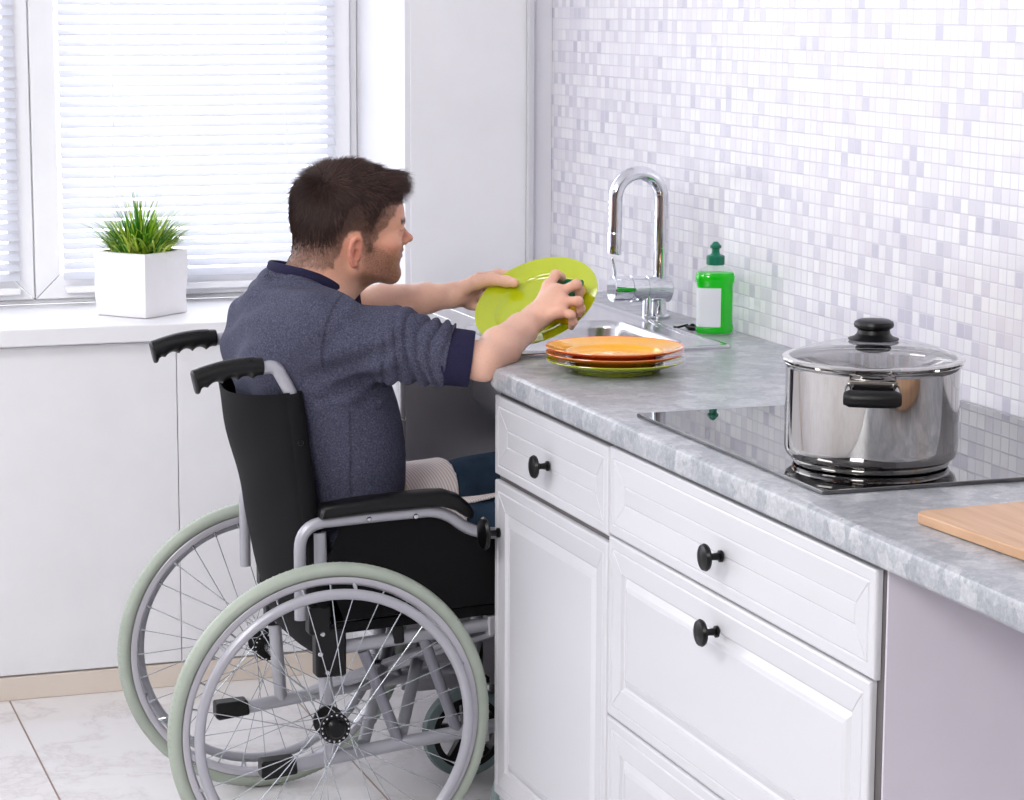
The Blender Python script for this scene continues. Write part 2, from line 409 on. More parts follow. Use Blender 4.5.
# far slab: plan outline with the set-back at the sink and a hole for the bowl (built as strips)
def plan_slab():
    zt, zb = CZ, CZ-.0375
    n = 14; ys = [3.3640, 3.80]
    edge = [(-.60, 3.3640), (-.60, 3.885)]
    for k in range(1, n+1):
        a = PI/2*k/n; edge.append((-.60+.035*(1-math.cos(a)), 3.885+.085*math.sin(a)))
    edge += [(-.565, 4.0), (-.565, 4.50)]
    for k in range(1, n+1):
        a = PI/2*k/n; edge.append((-.60+.035*math.cos(a), 4.50+.035*math.sin(a)))
    edge += [(-.60, 4.905)]
    m = MB(); prof = [(.004, zb), (0, zb+.005), (0, zt-.009), (.0015, zt-.004), (.006, zt-.0008), (.012, zt)]
    # rows: outer profile then across to the bowl opening / wall
    def hole(y): return HY0 < y < HY1
    cols = []
    eds = []
    for i, (x, y) in enumerate(edge):
        p = Vector(edge[max(i-1, 0)]); q = Vector(edge[min(i+1, len(edge)-1)]); d = (q-p).normalized(); nrm = Vector((d.y, -d.x))
        if nrm.x < 0: nrm = -nrm
        eds.append([(x+nrm.x*o_, y+nrm.y*o_*.0, z) for o_, z in prof])
    v = [p for e in eds for p in e]; k = len(prof); f = []
    for i in range(len(eds)-1):
        for j in range(k-1): f.append((i*k+j, i*k+j+1, (i+1)*k+j+1, (i+1)*k+j))
    m.add(v, f)
    # top and bottom surfaces, strips between consecutive edge points, leaving the sink opening out
    for i in range(len(eds)-1):
        for jj, z in ((k-1, zt), (0, zb)):
            a = eds[i][jj]; b_ = eds[i+1][jj]
            segs = [(None, None)]
            ycuts = [a[1], b_[1]]
            for hy in (HY0, HY1):
                if a[1] < hy < b_[1]: ycuts.append(hy)
            ycuts.sort()
            for y0, y1 in zip(ycuts, ycuts[1:]):
                if y1-y0 < 1e-9: continue
                L = lambda y: a[0]+(b_[0]-a[0])*(y-a[1])/(b_[1]-a[1])
                spans = [(None, -.002)] if not hole((y0+y1)/2) else [(None, HX0), (HX1, -.002)]
                for s0, s1 in spans:
                    m.add([(L(y0) if s0 is None else s0, y0, z), (L(y1) if s0 is None else s0, y1, z), (s1, y1, z), (s1, y0, z)], [(0, 1, 2, 3)])
    for y, e in ((3.3640, eds[0]), (4.905, eds[-1])):
        m.add(list(e)+[(-.002, y, zt), (-.002, y, zb)], [tuple(range(k+2))])
    m.add([(-.002, 3.364, zb), (-.002, 4.905, zb), (-.002, 4.905, zt), (-.002, 3.364, zt)], [(0, 1, 2, 3)])
    m.add([(x, y, z) for z in (zb, zt) for x, y in ((HX0, HY0), (HX1, HY0), (HX1, HY1), (HX0, HY1))], [(q, (q+1) % 4, 4+(q+1) % 4, 4+q) for q in range(4)])
    return m
HX0, HX1, HY0, HY1 = -.505, -.155, 4.05, 4.44
o = plan_slab().build('worktop', 'top'); tag(o, 'far length of grey stone-look worktop holding the sink and the stacked plates', 'worktop')

# sink
def rrect(x0, x1, y0, y1, r, n=6):
    out = []
    for cx, cy, a0 in ((x1-r, y1-r, 0), (x0+r, y1-r, PI/2), (x0+r, y0+r, PI), (x1-r, y0+r, 1.5*PI)):
        for k in range(n+1): a = a0+PI/2*k/n; out.append((cx+r*math.cos(a), cy+r*math.sin(a)))
    return out
t = thing('kitchen_sink', (-.33, 4.25, CZ), 'stainless steel inset sink with ribbed drainboard, under the man\'s hands', 'sink')
SX0, SX1, SY0, SY1 = -.545, -.104, 4.003, 4.88
N = 7*4
def loft(ringsl, capend=True):
    v = []; f = []; n = len(ringsl[0])
    for r in ringsl: v += r
    for i in range(len(ringsl)-1):
        for k in range(n): f.append((i*n+k, i*n+(k+1) % n, (i+1)*n+(k+1) % n, (i+1)*n+k))
    if capend: f.append(tuple(range((len(ringsl)-1)*n, len(ringsl)*n)))
    return MB().add(v, f)
ring3 = lambda x0, x1, y0, y1, r, z: [(a, b_, z) for a, b_ in rrect(x0, x1, y0, y1, r)]
zt = CZ+.0012
# rim: outer outline down to worktop, raised lip, then lowered deck; deck spans to bowl ring
L1 = [ring3(SX0, SX1, SY0, SY1, .012, CZ+.0002), ring3(SX0, SX1, SY0, SY1, .012, CZ+.0045), ring3(SX0+.003, SX1-.003, SY0+.003, SY1-.003, .012, CZ+.0065),
      ring3(SX0+.014, SX1-.014, SY0+.014, SY1-.014, .012, CZ+.0065), ring3(SX0+.022, SX1-.022, SY0+.022, SY1-.022, .014, CZ+.0035)]
bowl = [(-.497, -.163, 4.055, 4.435, .06, CZ+.0035), (-.492, -.168, 4.06, 4.43, .06, CZ+.001), (-.488, -.172, 4.064, 4.426, .06, CZ-.012), (-.482, -.178, 4.07, 4.42, .06, CZ-.13), (-.46, -.2, 4.09, 4.40, .05, CZ-.155), (-.40, -.26, 4.15, 4.34, .04, CZ-.16)]
mm = loft(L1, False)
# deck: near strip around the bowl + drainboard area, as a grid between outer ring and bowl ring (same vertex counts -> direct loft to a mid ring)
R0 = ring3(SX0+.022, SX1-.022, SY0+.022, SY1-.022, .014, CZ+.0035)
bm_ring = ring3(*bowl[0][:4], bowl[0][4], bowl[0][5])
vv = R0+bm_ring; n = len(R0)
mm.add(vv, [(k, (k+1) % n, n+(k+1) % n, n+k) for k in range(n)])
mm2 = loft([ring3(*b_) for b_ in bowl]); mm.add(mm2.v, mm2.f)
mm.build('basin', 'sinkm', t, angle=50)
rb = MB()
for k in range(6):
    x = -.48+.055*k
    rb.tube([(x, 4.50, CZ+.0010), (x, 4.53, CZ+.0022), (x, 4.80, CZ+.0022), (x, 4.83, CZ+.0010)], .0026, 10)
rb.build('drain_ribs', 'sinkm', t)
MB().lathe([(0, .003), (.02, .003), (.034, .002), (.038, 0), (.038, -.002)], (-.33, 4.245, CZ-.16)).build('drain', 'chrome', t)
# faucet
FX, FY = -.060, 4.455
t = thing('kitchen_faucet', (FX, FY, CZ), 'chrome mixer tap with high curved swan-neck spout behind the sink', 'faucet')
MB().lathe([(0, 0), (.024, 0), (.024, .004), (.0165, .007), (.0155, .05), (0, .05)], (FX-.004, FY, CZ+.001), seg=32).build('base', 'chrome', t)
MB().lathe([(0, 0), (.013, 0), (.013, .003), (.0095, .006), (.0095, .045), (0, .045)], (FX-.033, FY-.012, CZ+.001), seg=24).build('hose_guide', 'chrome', t)
MB().lathe([(r*1.17, h*.94) for r, h in [(0, -.112), (.0205, -.112), (.0225, -.110), (.0225, -.074), (.0205, -.073), (.0205, -.070), (.0225, -.069), (.0225, -.038), (.0212, -.037), (.0212, -.035), (.0225, -.034), (.0225, .018), (.020, .021), (0, .021)]], (FX, FY, CZ+.058), (1, 0, -.03), seg=40).build('body', 'chrome', t, angle=30)
pts = [(FX, FY, CZ+.07)]+[(FX, FY, CZ+.10+.02*k) for k in range(7)]
for k in range(0, 25):
    a = PI*k/24; pts.append((FX-.049+.049*math.cos(a), FY, 1.1405+.049*math.sin(a)))
pts += [(FX-.0985, FY, 1.10), (FX-.099, FY, 1.045)]
MB().tube(pts, [.0145]*len(pts), 24).build('spout', 'chrome', t)
MB().tube([(FX-.099, FY, 1.073), (FX-.0995, FY, 1.070), (FX-.0995, FY, 1.032), (FX-.0998, FY, 1.030)], [.0145, .0152, .0152, .0135], 24).build('spray_head', 'chrome', t)
MB().tube([(FX-.098, FY-.004, CZ+.073), (FX-.101, FY-.006, CZ+.10), (FX-.106, FY-.008, CZ+.122), (FX-.1065, FY-.008, CZ+.125)], [.0035, .0035, .003, .002], 12).build('lever', 'chrome', t)

# hob
t = thing('induction_hob', (-.29, 3.05, CZ), 'black glass built-in hob with a mirror finish under the steel pan', 'hob')
hm = NT('black_ceramic_glass'); hm.set(col=(.004, .004, .005, 1), rough=.015, spec=.5, ior=2.25); MAT['hob'] = hm.m
MB().box(-.5535, -.026, 2.735, 3.3630, CZ+.0005, CZ+.006).build('glass_plate', 'hob', t, bevel=.0012)
# ================================================================ THINGS ON THE WORKTOP
# stock pot
PX, PY = -.405, 2.890
t = thing('cooking_pot', (PX, PY, CZ+.0063), 'shiny stainless steel pot with black side handles on the black hob', 'pot')
PZ = CZ+.0063
pr = [(r*1.0785, h*1.09) for r, h in [(0, .0), (.088, .0), (.0965, .0015), (.0985, .005), (.0985, .0075), (.101, .009), (.1055, .0125), (.1075, .018), (.1082, .025), (.1082, .120), (.1096, .1235), (.1112, .1252), (.1120, .1266), (.1112, .1275), (.1088, .1262), (.1070, .121), (.1070, .03), (.104, .02), (.09, .017), (0, .017)]]
MB().lathe(pr, (PX, PY, PZ), seg=96).build('pot_body', 'steel', t, angle=50)
for s, ang in ((1, -117.5), (-1, 62.5)):
    a = math.radians(ang); d = Vector((math.cos(a), math.sin(a), 0)); sd = Vector((-d.y, d.x, 0)); c = Vector((PX, PY, 0))
    m = MB(); zc = PZ+.118
    pl = []
    for k in range(-5, 6):
        q = k/5; pl.append(c+d*(.143+.004*math.cos(q*1.3))+sd*(q*.0365)+Vector((0, 0, zc-.008)))
    m.tube(pl, [.0085]+[.0115]*9+[.0085], 16, flat=1.0)
    hd = m.build('side_handle', 'blackp', t)
    m = MB()
    for q in (-1, 1):
        m.tube([c+d*.1155+sd*(q*.028)+Vector((0, 0, zc+.004)), c+d*.129+sd*(q*.031)+Vector((0, 0, zc+.003)), c+d*.143+sd*(q*.032)+Vector((0, 0, zc-.006))], [.0055, .005, .005], 12)
    m.obox(c+d*.1180+Vector((0, 0, zc+.004)), (sd, d, (0, 0, 1)), (.066, .004, .014))
    m.build('handle_bracket', 'steel', hd, bevel=.001)
LZ = PZ+.1412
lt = thing('pot_lid', (PX, PY, LZ), 'domed glass lid with steel rim and black knob, on the steel pot', 'lid')
MB().lathe([(.1145, -.001), (.1155, -.001), (.1165, .0002), (.1218, .0004), (.1226, .0018), (.1212, .0040), (.117, .0050), (.1115, .0048), (.1115, .0038), (.114, .0035)], (PX, PY, LZ), seg=96, close=True).build('steel_rim', 'steel', lt)
gp = []; n = 14
for k in range(n+1):
    r = .114*(1-k/n); gp.append((max(r, 0), .0045+.0225*(1-(r/.114)**2)**.9))
gi = []
gm = NT('clear_lid_glass'); tr = gm.n('BsdfTransparent'); tr.inputs[0].default_value = (.90, .915, .93, 1); gl = gm.n('BsdfGlossy'); gl.inputs['Roughness'].default_value = .03
mx = gm.n('MixShader'); gm.l(thin_fac(gm, .36, .55), mx.inputs[0]); gm.l(tr.outputs[0], mx.inputs[1]); gm.l(gl.outputs[0], mx.inputs[2]); gm.l(mx.outputs[0], gm.out.inputs[0])
MB().lathe(gp+gi, (PX, PY, LZ), seg=80).build('glass_dome', gm.m, lt)
MB().lathe([(r*1.1, h*.86+.0000) for r, h in [(0, .0325), (.031, .0318), (.031, .0335), (.024, .0365), (.0205, .041), (.0195, .047), (.0215, .0495), (.0235, .051), (.0245, .055), (.0235, .0595), (.019, .0625), (0, .064)]], (PX, PY, LZ), seg=48).build('lid_knob', 'blackp', lt, angle=28)

# cutting board
wd = NT('beech_wood'); mp = wd.n('Mapping'); mp.inputs['Scale'].default_value = (26, 1.4, 10); wd.l(wd.pos(), mp.inputs[0])
wd.set(col=wd.ramp(wd.noise(1.6, 5, .6, mp.outputs[0]), [(.3, srgb(186, 142, 106)), (.5, srgb(204, 163, 128)), (.7, srgb(216, 180, 146))]), rough=.42); MAT['wood'] = wd.m
t = thing('cutting_board', (-.36, 2.34, CZ), 'pale wooden cutting board at the right edge of the worktop', 'board')
a = math.radians(4); m = MB(); pts = rrect(-.1525, .1525, -.23, .23, .018, 6)
pts = [(-.355+x*math.cos(a)-y*math.sin(a)*-1*-1, 2.335+x*math.sin(a)+y*math.cos(a)) for x, y in pts]
m.prism(pts, 'z', CZ+.0008, CZ+.0138); m.build('board', 'wood', t, bevel=.002)

# plates
def plate_profile(R=.1135):
    return [(0, .0045), (.030, .0045), (.070, .0046), (.0765, .0056), (.0815, .0100), (.0835, .0122), (.0865, .0128), (.100, .0162), (R-.003, .0212), (R-.0005, .0222), (R, .0210), (R-.002, .0192), (.100, .0135), (.088, .0092), (.080, .0068), (.0745, .0012), (.072, 0), (.066, 0), (.064, .0018), (0, .0018)]
def plate(c, axis, mats, lab, group=None, name='dinner_plate', R=.1185):
    m = MB().lathe(plate_profile(R), c, axis, 80)
    o = m.build(name, mats[0], None, angle=60); off = Vector(c)
    o.data.transform(Matrix.Translation(-off)); o.location = off
    if len(mats) > 1:
        o.data.materials.append(MAT[mats[1]])
        ax = Vector(axis).normalized()
        for p in o.data.polygons:
            h = p.center.dot(ax); r = (p.center-ax*h).length
            if r < .109 and p.normal.dot(ax) > .25: p.material_index = 1
    return tag(o, lab, 'plate', group)
SXp, SYp = -.412, 3.808
plate((SXp, SYp, CZ+.0004), (0, 0, 1), ['green'], 'lime green plate at the bottom of the stack on the worktop')
plate((SXp-.001, SYp, CZ+.0126), (0, 0, 1), ['orange'], 'orange plate in the middle of the stack, between green and yellow')
plate((SXp-.001, SYp+.001, CZ+.0226), (0, 0, 1), ['orange', 'yellow'], 'orange-rimmed plate with yellow centre on top of the stack')
PN = Vector((-.468, -.382, .797)).normalized()
PC = Vector((-.4275, 4.1600, .9745))
plate(tuple(PC-PN*.012), tuple(PN), ['green'], 'lime green plate held up in the man\'s hands above the sink', R=.1185)

# soap bottle
def oval(prof, c, sx, sy, seg=44, rot=0, p=2.6):
    v = []; f = []; n = len(prof)
    for r, h in prof:
        for k in range(seg):
            a = 2*PI*k/seg; ca, sa = math.cos(a), math.sin(a)
            q = (abs(ca)**p+abs(sa)**p)**(-1/p); x = r*q*ca*sx; y = r*q*sa*sy
            v.append((c[0]+x*math.cos(rot)-y*math.sin(rot), c[1]+x*math.sin(rot)+y*math.cos(rot), c[2]+h))
    for i in range(n-1):
        for k in range(seg): f.append((i*seg+k, i*seg+(k+1) % seg, (i+1)*seg+(k+1) % seg, (i+1)*seg+k))
    f.append(tuple(range(seg-1, -1, -1))); f.append(tuple(range((n-1)*seg, n*seg)))
    return MB().add(v, f)
BX, BY = -.058, 4.192
t = thing('dish_soap_bottle', (BX, BY, CZ), 'bottle of bright green washing-up liquid with blank white label and dark green cap', 'bottle')
rot = math.radians(-20)
cl = NT('clear_plastic'); tr = cl.n('BsdfTransparent'); tr.inputs[0].default_value = (.93, .98, .94, 1); gl = cl.n('BsdfGlossy'); gl.inputs['Roughness'].default_value = .06
mx = cl.n('MixShader'); cl.l(thin_fac(cl, .05, .8), mx.inputs[0]); cl.l(tr.outputs[0], mx.inputs[1]); cl.l(gl.outputs[0], mx.inputs[2]); cl.l(mx.outputs[0], cl.out.inputs[0])
lq = NT('green_soap'); lq.set(col=(.004, .66, .008, 1), rough=.1, coat=.3)
tl = lq.n('BsdfTranslucent'); tl.inputs[0].default_value = (.02, 1, .03, 1); ml = lq.n('MixShader'); ml.inputs[0].default_value = .5
lq.l(lq.b.outputs[0], ml.inputs[1]); lq.l(tl.outputs[0], ml.inputs[2]); lq.l(ml.outputs[0], lq.out.inputs[0])
body = [(r*1.17, h) for r, h in [(.0, .001), (.027, .001), (.0305, .004), (.0315, .012), (.0300, .020), (.0295, .03), (.0295, .088), (.0300, .096), (.0322, .101), (.0325, .110), (.0305, .117), (.024, .1245), (.0145, .1295), (.012, .1325), (.012, .137)]]
o = oval(body, (BX, BY, CZ), 1.0, .62, rot=rot).build('bottle_shell', cl.m, t, angle=60)
liq = [(r-.0012, h+.0014) for r, h in body[1:11]]+[(.0285, .1185)]
oval(liq, (BX, BY, CZ), 1.0, .60, rot=rot).build('green_liquid', lq.m, t, angle=60)
m = MB(); lp = []
for k in range(9):
    a = math.radians(194+k*11.5); ca, sa = math.cos(a), math.sin(a); q = (abs(ca)**2.6+abs(sa)**2.6)**(-1/2.6)
    x, y = .0355*q*ca, .0355*q*sa*.62
    lp.append((BX+x*math.cos(rot)-y*math.sin(rot), BY+x*math.sin(rot)+y*math.cos(rot)))
m.add([(x, y, CZ+z) for z in (.016, .090) for x, y in lp]+[(x+.0003, y+.0006, CZ+z) for z in (.016, .090) for x, y in lp], [(k, k+1, 10+k, 9+k) for k in range(8)]+[(18+k, 27+k, 28+k, 19+k) for k in range(8)]+[(0, 9, 27, 18), (8, 26, 35, 17)]+[(k, 18+k, 19+k, k+1) for k in range(8)]+[(9+k, 10+k, 28+k, 27+k) for k in range(8)])
m.build('front_label', 'label', t)
MB().lathe([(r*1.18, (h-.133)*1.12+.133) for r, h in [(0, .133), (.0138, .133), (.0148, .1345), (.0148, .147), (.0135, .149), (.0085, .1505), (.0065, .153), (.0062, .160), (.0092, .162), (.0092, .1655), (.007, .1675), (.0035, .172), (0, .1725)]], (BX, BY, CZ), seg=32).build('push_pull_cap', 'dgreen', t, angle=30)
# black stopper beside the bottle
t = thing('sink_stopper', (-.078, 4.262, CZ), 'small black rubber sink stopper lying left of the soap bottle', 'stopper')
MB().lathe([(0, 0), (.010, 0), (.0145, .004), (.0145, .0065), (.006, .0085), (.003, .012), (0, .0125)], (-.074, 4.262, CZ+.0005), (.12, -.1, 1), seg=26).build('plug', 'blacks', t)
MB().tube(catmull([(-.081, 4.265, CZ+.010), (-.090, 4.267, CZ+.008), (-.102, 4.268, CZ+.0055), (-.110, 4.266, CZ+.0075)], 5), [.0035]+[.003]*13+[.002]*2, 10, flat=.7).build('strap', 'blacks', t)

# potted grass on the sill
t = thing('potted_grass', (-.935, 5.40, SZ), 'tuft of green grass in a white cube pot on the window sill', 'plant')
a = math.radians(39.5); ex = Vector((math.cos(a), math.sin(a), 0)); ey = Vector((-ex.y, ex.x, 0)); A = Vector((-.9375, 5.300, SZ))
def potring(ins, z, s=.146, n=10):
    c = A+ex*s/2+ey*s/2; out = []
    cs = [(-1, -1), (1, -1), (1, 1), (-1, 1)]
    h = s/2-ins
    for i in range(4):
        p, q = cs[i], cs[(i+1) % 4]
        for k in range(n):
            f = k/n; px, py = p[0]+(q[0]-p[0])*f, p[1]+(q[1]-p[1])*f
            wob = .0012*math.sin(px*5+z*60+py*3)+.0008*math.sin(py*9+z*31)
            out.append(c+ex*(px*(h+wob))+ey*(py*(h+wob))+Vector((0, 0, z)))
    return out
rs = [potring(.004, .001), potring(.001, .004)]+[potring(.001-.002*k/8, .004+.136*k/8) for k in range(1, 9)]+[potring(.000, .1435), potring(.004, .1445), potring(.008, .1435), potring(.009, .12)]
pm = NT('white_ceramic'); pm.set(col=srgb(240, 238, 240), rough=.4); pm.bump(pm.noise(28, 3, .5), .5, .006)
loft(rs).build('square_pot', pm.m, t, angle=50)
rnd = random.Random(4); gmesh = MB(); c0 = A+(ex+ey)*.073
gv = NT('grass_blade'); gc = gv.n('NewGeometry')
gv.set(col=gv.ramp(gc.outputs['Random Per Island'], [(0, srgb(34, 92, 26)), (.3, srgb(70, 138, 34)), (.55, srgb(128, 182, 44)), (.8, srgb(190, 214, 66)), (1, srgb(216, 228, 120))]), rough=.4)
for i in range(560):
    r = .052*math.sqrt(rnd.random()); th = rnd.random()*2*PI; b0 = c0+Vector((r*math.cos(th), r*math.sin(th), .122))
    out = Vector((math.cos(th), math.sin(th), 0)); out = (out+Vector((rnd.gauss(0, .5), rnd.gauss(0, .5), 0))).normalized()
    lean = (r/.052)*1.15+rnd.random()*.45; L = rnd.uniform(.085, .170)*(1.02-.10*lean); wdt = rnd.uniform(.0020, .0044)
    side = Vector((-out.y, out.x, 0)); side = (side*math.cos(rnd.gauss(0, .6))+out*.3*rnd.random()).normalized()
    v = []; ns = 6; p = b0.copy(); ang = lean*.5
    for k in range(ns+1):
        f = k/ns; ww = wdt*(1-f**1.8)
        fold = Vector((0, 0, 1)).cross(side)*ww*.3
        v += [p-side*ww, p+fold, p+side*ww]
        ang += (lean*1.1+rnd.random()*.1)*f*.8/ns*2.2
        p = p+(out*math.sin(ang)+Vector((0, 0, 1))*math.cos(ang))*(L/ns)
    f = []
    for k in range(ns): f += [(k*3, k*3+1, k*3+4, k*3+3), (k*3+1, k*3+2, k*3+5, k*3+4)]
    gmesh.add(v, f)
g = gmesh.build('grass_blades', gv.m, t); g['kind'] = 'stuff'
MB().prism([(p.x, p.y) for p in potring(.0095, 0)], 'z', SZ+.110, SZ+.124).build('soil', 'soil', t)

# things to the right of the view that the pan mirrors
t = thing('wooden_turner', (-.20, 2.46, CZ), 'wooden turner leaning on the tiles right of the view', 'turner')
MB().obox((-.12, 2.36, CZ+.055), (Vector((1, -.2, 0)).normalized(), Vector((.2, 1, .0)).normalized(), (0, 0, 1)), (.07, .01, .10)).build('blade', 'wood', t, bevel=.003)
MB().tube([(-.12, 2.36, CZ+.10), (-.12, 2.36, CZ+.27)], .007, 12).build('handle', 'wood', t)
t = thing('orange_shaker', (-.05, 2.42, CZ), 'tall orange and yellow bottle at the wall right of the view', 'bottle')
MB().lathe([(0, 0), (.02, 0), (.024, .01), (.026, .15), (.022, .17), (0, .17)], (-.05, 2.42, CZ+.0005), seg=28).build('bottle_body', 'yellow', t)
MB().lathe([(0, .171), (.02, .171), (.022, .2), (.012, .21), (0, .21)], (-.05, 2.42, CZ+.0005), seg=28).build('cap', 'orange', t)

# added furniture out of view, put in for its reflections in the steel
br = plain('brown_oak', (120, 88, 64), .5); be = plain('beige_door', (214, 200, 180), .5)
for x0, x1, h, mt, lab in ((-2.45, -1.85, 2.1, br, 'brown wooden cupboard added behind the camera for reflections, right of the beige one'), (-4.2, -3.3, 2.1, br, 'tall brown wooden cupboard added behind the camera for reflections, far left'), (-3.25, -2.5, 2.05, be, 'beige cupboard added behind the camera for reflections, left of the dark one'), (-1.4, -.7, 2.1, br, 'tall dark brown cupboard added behind the camera for reflections, next to the tiled wall')):
    t = thing('reflected_cupboard', ((x0+x1)/2, -2.3, 0), lab, 'cupboard')
    MB().box(x0, x1, -2.59, -2.0, .001, h).build('body', mt, t, bevel=.004)
    for q in (0, 1):
        xa = x0+.005+q*(x1-x0)/2; MB().box(xa, xa+(x1-x0)/2-.01, -1.999, -1.98, .02, h-.01).build('door', mt, t, bevel=.003)

for y0, y1, h, mt, lab in ((-.9, -.1, 2.1, br, 'brown wooden cupboard added on the left wall for reflections, behind the camera'), (.9, 1.5, 2.05, plain('dark_grey_steel', (64, 62, 66), .35, .4), 'dark grey fridge added against the left wall for reflections, out of view'), (1.56, 2.1, 2.1, br, 'brown wooden cupboard added for reflections against the left wall beside the fridge')):  # added units on the left wall, for brown and dark bands mirrored in the pot
    t = thing('reflected_cupboard' if 'fridge' not in lab else 'fridge', (-4.7, (y0+y1)/2, 0), lab, 'cupboard' if 'fridge' not in lab else 'fridge')
    MB().box(-4.99, -4.42, y0, y1, .001, h).build('body', mt, t, bevel=.004)
    MB().box(-4.419, -4.40, y0+.005, y1-.005, .03, h-.01).build('door', mt, t, bevel=.003)
# ================================================================ WHEELCHAIR (faces +X, near side = small Y)
WC = thing('wheelchair', (-.86, 4.21, 0), 'folding wheelchair with black seat, silver frame and pale green tyres under the man', 'wheelchair')
def wheel(X, Y, out, r=.2865):
    """out = -1 near wheel (hand rim towards small Y), +1 far wheel"""
    A = (0, 1, 0); C = (X, Y, r); ns = 32
    rim = MB().lathe([(r_+.0105, y_) for r_, y_ in [(.2505, -.013), (.2525, -.012), (.2525, -.010), (.2465, -.008), (.2445, 0), (.2465, .008), (.2525, .010), (.2525, .012), (.2505, .013), (.2415, .0115), (.2385, .006), (.2375, 0), (.2385, -.006), (.2415, -.0115)]], C, A, 120, close=True).build('rear_wheel', 'alu', WC, angle=40)
    tp = []
    for k in range(26):
        a = 2*PI*k/26; rr = .2735+.0130*math.cos(a); yy = .0150*math.sin(a)
        tp.append((rr, yy))
    ty = MB().lathe(tp, C, A, 160, close=True).build('tyre', 'tyre', rim)
    gr = MB()                                    # small tread notches on both shoulders
    for k in range(150):
        a = 2*PI*k/150
        for s in (-1, 1):
            d = Vector((math.cos(a), 0, math.sin(a))); tt = Vector((-d.z, 0, d.x)); b_ = (.62+0)*1.0
            nrm = (d*math.cos(b_)+Vector((0, s, 0))*math.sin(b_)); al = (d*-math.sin(b_)+Vector((0, s, 0))*math.cos(b_))
            c = Vector(C)+d*.2735+d*(.0130*math.cos(b_))+Vector((0, s*.0150*math.sin(b_), 0))
            gr.obox(c, ((al*.9+tt*.45).normalized(), nrm, (al*.9+tt*.45).normalized().cross(nrm)), (.006, .0012, .0011))
    gr.build('tread_blocks', 'tyre', rim, smooth=False)
    yh = Y+out*.034
    pts = [(X+.2385*math.cos(2*PI*k/96), yh, r+.2385*math.sin(2*PI*k/96)) for k in range(96)]
    hr = MB().tube(pts, .0092, 16, closed=True).build('hand_rim', 'silver', rim)
    for k in range(6):
        a = 2*PI*(k+.35)/6; d = Vector((math.cos(a), 0, math.sin(a)))
        MB().tube([Vector((X, Y+out*.010, r))+d*.2520, Vector((X, Y+out*.022, r))+d*.2470, Vector((X, yh, r))+d*.2395], .0032, 8).build('rim_bracket', 'silver', rim)
    hub = MB().lathe([(0, -.030), (.012, -.030), (.012, -.027), (.027, -.026), (.027, -.021), (.014, -.018), (.012, 0), (.014, .018), (.027, .021), (.027, .026), (.012, .027), (.012, .030), (0, .030)], C, A, 32).build('hub', 'blackp', rim, angle=30)
    MB().lathe([(0, 0), (.0175, 0), (.0175, .006), (.013, .012), (0, .0135)], (X, Y+out*.026, r), (0, out, 0), 28).build('hub_cap', 'blacks', rim)
    for s in (-1, 1):
        rv = MB()
        for k in range(16):
            a = 2*PI*(k+.25*s)/16; rv.lathe([(0, .0025), (.0018, .0015), (.002, 0)], (X+.0235*math.cos(a), Y+s*.026, r+.0235*math.sin(a)), (0, s, 0), 8)
        rv.build('spoke_heads', 'bolt', rim)
    for k in range(ns):
        s = 1 if k % 2 else -1; tang = 1 if (k//2) % 2 else -1
        ar = 2*PI*k/ns; ah = ar+tang*math.radians(62)
        p0 = (X+.0235*math.cos(ah), Y+s*.0235, r+.0235*math.sin(ah)); p1 = (X+.2490*math.cos(ar), Y+s*.002, r+.2490*math.sin(ar))
        m = MB().tube([p0, p1], .00095, 6)
        q = Vector(p1); e = (Vector(p0)-q).normalized(); m.tube([q, q+e*.011], .0019, 6)
        m.build('spoke', 'spoke', rim)
    MB().tube([(X, Y-out*.03, r), (X, Y-out*.075, r)], .008, 12).build('axle', 'bolt', rim)
    MB().tube([(X+.2490*math.cos(3.7), Y, r+.2490*math.sin(3.7)), (X+.236*math.cos(3.72), Y+out*-.004, r+.236*math.sin(3.72))], .0018, 8).build('valve', 'bolt', rim)
wheel(-.885, 3.93, -1); wheel(-.870, 4.49, 1)

